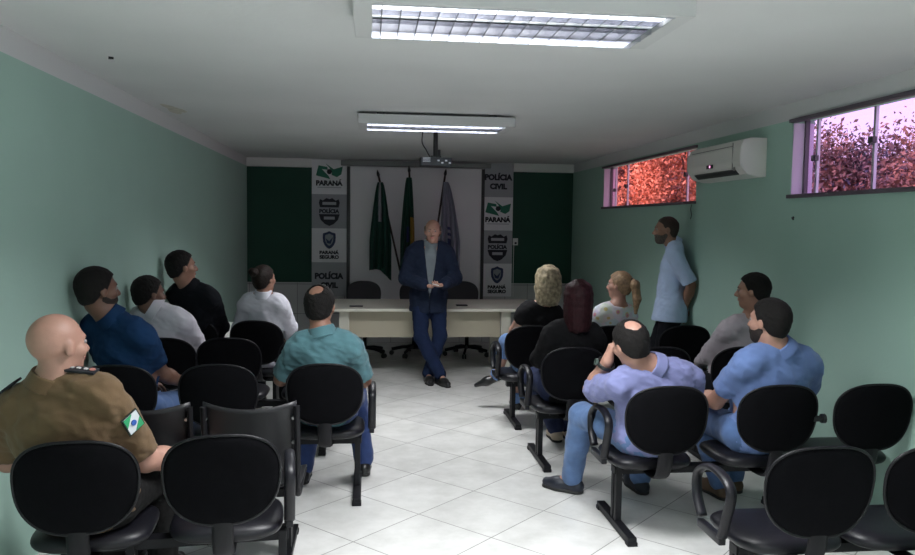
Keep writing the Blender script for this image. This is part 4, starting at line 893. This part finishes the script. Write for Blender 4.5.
# 9 red hair
h9 = (1.40, 5.44, .56)
human('woman with long dark red hair and a loose black top seated by the aisle', h9, (1.445, 5.32, .965), (1.45, 5.29, 1.19), yaw=0, sk='fair', shw=.165, girth=1.0, armr=1.05, bust=1, hs=.95,
    arms=[((1.32, 5.72, .68), (1.24, 5.50, .75)), ((1.57, 5.72, .68), (1.66, 5.50, .75))], legs=[dict(k=(1.28, 5.88, .54), a=(1.50, 6.02, .10)), dict(k=(1.52, 5.90, .54), a=(1.62, 6.06, .10))],
    top='black_jumper', top_m=cloth('black_top', (.006, .006, .007), .1), sleeve_fore=True, bottom_m=jeans_d, shoe_m=beige_shoe, hair='long', hair_m=mat('hair_red', (.022, .006, .008), .5, noise=.4, nscale=40, bump=.4, bscale=150, spec=.15), look=5, collar=False)
# 10 ponytail
def floral():
    m = cloth('floral_tee', (.60, .56, .62)); nt = m.node_tree; b = nt.nodes['Principled BSDF']; tc = N(nt, 'ShaderNodeTexCoord'); v = N(nt, 'ShaderNodeTexVoronoi'); v.inputs['Scale'].default_value = 14; nt.links.new(tc.outputs['Object'], v.inputs['Vector'])
    r = N(nt, 'ShaderNodeValToRGB'); e = r.color_ramp.elements; r.color_ramp.interpolation = 'CONSTANT'
    e[0].position = 0; e[0].color = (.55, .14, .22, 1); e[1].position = .28; e[1].color = (.60, .57, .62, 1)
    k = e.new(.17); k.color = (.55, .40, .20, 1); nt.links.new(v.outputs['Distance'], r.inputs[0]); 
    mx = N(nt, 'ShaderNodeMixRGB'); mx.blend_type = 'MIX'; mx.inputs[0].default_value = .15; nt.links.new(r.outputs[0], mx.inputs[1]); nt.links.new(v.outputs['Color'], mx.inputs[2]); nt.links.new(mx.outputs[0], b.inputs['Base Color']); return m
h10 = (2.03, 6.60, .56)
human('girl with a blonde ponytail and floral white tee seated in the farthest right row', h10, (2.11, 6.46, .975), (2.12, 6.43, 1.215), yaw=12, sk='fair', shw=.155, girth=.88, armr=.82, bust=1, hs=.93,
    arms=[((1.92, 6.86, .68), (1.86, 6.62, .76)), ((2.14, 6.86, .68), (2.24, 6.62, .76))], legs=[dict(k=(1.88, 7.02, .54), a=(1.62, 7.10, .10)), dict(k=(2.10, 7.04, .54), a=(2.10, 7.08, .10))],
    top='floral_tee', top_m=floral(), sleeve=.4, bottom_m=jeans_l, shoe_m=beige_shoe, hair='pony', hair_m=mat('hair_strawberry', (.25, .155, .085), .5, noise=.35, nscale=45, bump=.4, bscale=160), look=50, collar=False)
# 11 standing at right wall
h11 = (2.805, 6.98, .93)
human('bearded man in a pale blue shirt standing against the right wall', h11, (2.835, 7.0, 1.495), (2.735, 6.99, 1.685), yaw=68, look=78, sk='tan', shw=.195, girth=.97, armr=1.0, seated=False, pitch=-2,
    arms=[((2.905, 6.90, .97), (2.90, 6.76, 1.19)), ((2.90, 7.12, .97), (2.89, 7.22, 1.19))], legs=[dict(k=(2.70, 6.90, .50), a=(2.72, 6.92, .09)), dict(k=(2.68, 7.08, .50), a=(2.70, 7.10, .09))],
    top='shirt', top_m=cloth('pale_blue_shirt', (.42, .53, .74), .05), sleeve=.93, bottom_m=dark_tr, shoe_m=black_shoe, hair='shaved', hair_m=mat('stubble', (.035, .022, .016), .8), beard=mat('beard_grey', (.085, .07, .058), .8, noise=.4, nscale=80), hem=-.09)
# 12 lavender shirt
h12 = (1.56, 4.17, .565)
lv_root, I12 = human('man in a lavender shirt with bald crown resting face on hand', h12, (1.56, 4.06, .905), (1.40, 4.03, 1.088), yaw=6, sk='fair', shw=.215, girth=1.15, armr=1.08, look=18, pitch=-12, roll=-12, vox=.0075,
    arms=[((1.318, 4.16, .975), (1.27, 4.29, .785)), ((1.62, 4.48, .69), (1.82, 4.22, .72))], legs=[dict(k=(1.31, 4.62, .555), a=(1.315, 4.83, .095), t=(1.20, 4.92, .035)), dict(k=(1.70, 4.62, .54), a=(1.76, 4.80, .095))],
    top='shirt', top_m=cloth('lavender_shirt', (.17, .185, .36), .05), sleeve=.93, bottom_m=jeans_l, shoe_m=mat('navy_shoe', (.012, .015, .025), .5), hair='crown', folds=.007,
    hand_n={-1: ((.25, .0, .95), (.9, -.1, -.2), .55), 1: ((-.4, .8, -.2), (0, 0, -1), .4)})
sh, e, w = I12['info'][-1]
wt = sdf_mesh('wristwatch', [ring(w+(e-w)*.06, w+(e-w)*.15, .046, .048, .005)], .004, mat('watch_black', (.012, .014, .014), .3), lv_root, I12['org'], k=0)
u = nrm(e-w); sd = nrm(np.cross(u, A3([0, 1, 0]))); sd = -sd if sd[0] > 0 else sd; c = w+u*.026*1+sd*.050-I12['org']
bm = bmesh.new(); cyl_bm(bm, tuple(c), tuple(c+sd*.012), .021, .020, 18); link('watch_face', tmesh(bm), mat('watch_dial', (.05, .07, .06), .2), wt, False)
# 13 pinkish grey shirt, right wall
h13 = (2.60, 5.42, .565)
human('dark haired man in a pinkish grey shirt seated at the right wall', h13, (2.71, 5.27, 1.01), (2.68, 5.20, 1.275), yaw=18, sk='tan', shw=.20, girth=1.02, look=52, pitch=-3,
    arms=[((2.53, 5.66, .69), (2.49, 5.42, .80)), ((2.66, 5.72, .68), (2.86, 5.48, .76))], legs=sit_legs(h13, 15), top='shirt', top_m=cloth('pinkish_grey_shirt', (.36, .32, .35), .05), sleeve_fore=True, bottom_m=dark_tr, shoe_m=black_shoe, folds=.005)
# 14 steel blue polo
h14 = (2.19, 4.17, .565)
human('bearded man in a steel blue polo shirt seated beside an empty wall chair', h14, (2.255, 4.03, 1.0), (2.165, 4.01, 1.21), yaw=10, sk='fair', shw=.215, girth=1.1, armr=1.08, look=30, vox=.008,
    arms=[((2.01, 4.53, .70), (1.995, 4.25, .72)), ((2.36, 4.50, .69), (2.515, 4.22, .74))], legs=[dict(k=(2.07, 4.60, .54), a=(2.24, 4.66, .095)), dict(k=(2.34, 4.62, .54), a=(2.38, 4.78, .095))],
    top='polo_shirt', top_m=cloth('steel_blue_polo', (.12, .19, .40), .06), sleeve=.68, bottom_m=jeans, shoe_m=brown_shoe, beard=bd, folds=.005)
tag(boxes('paper_sheet', [((-1.36, 7.36, .70), (.21, .29, .004), Matrix.Rotation(.5, 3, 'X'))], mat('paper', (.75, .75, .72), .7)), 'white paper sheet held on the lap of the suited man', 'paper')
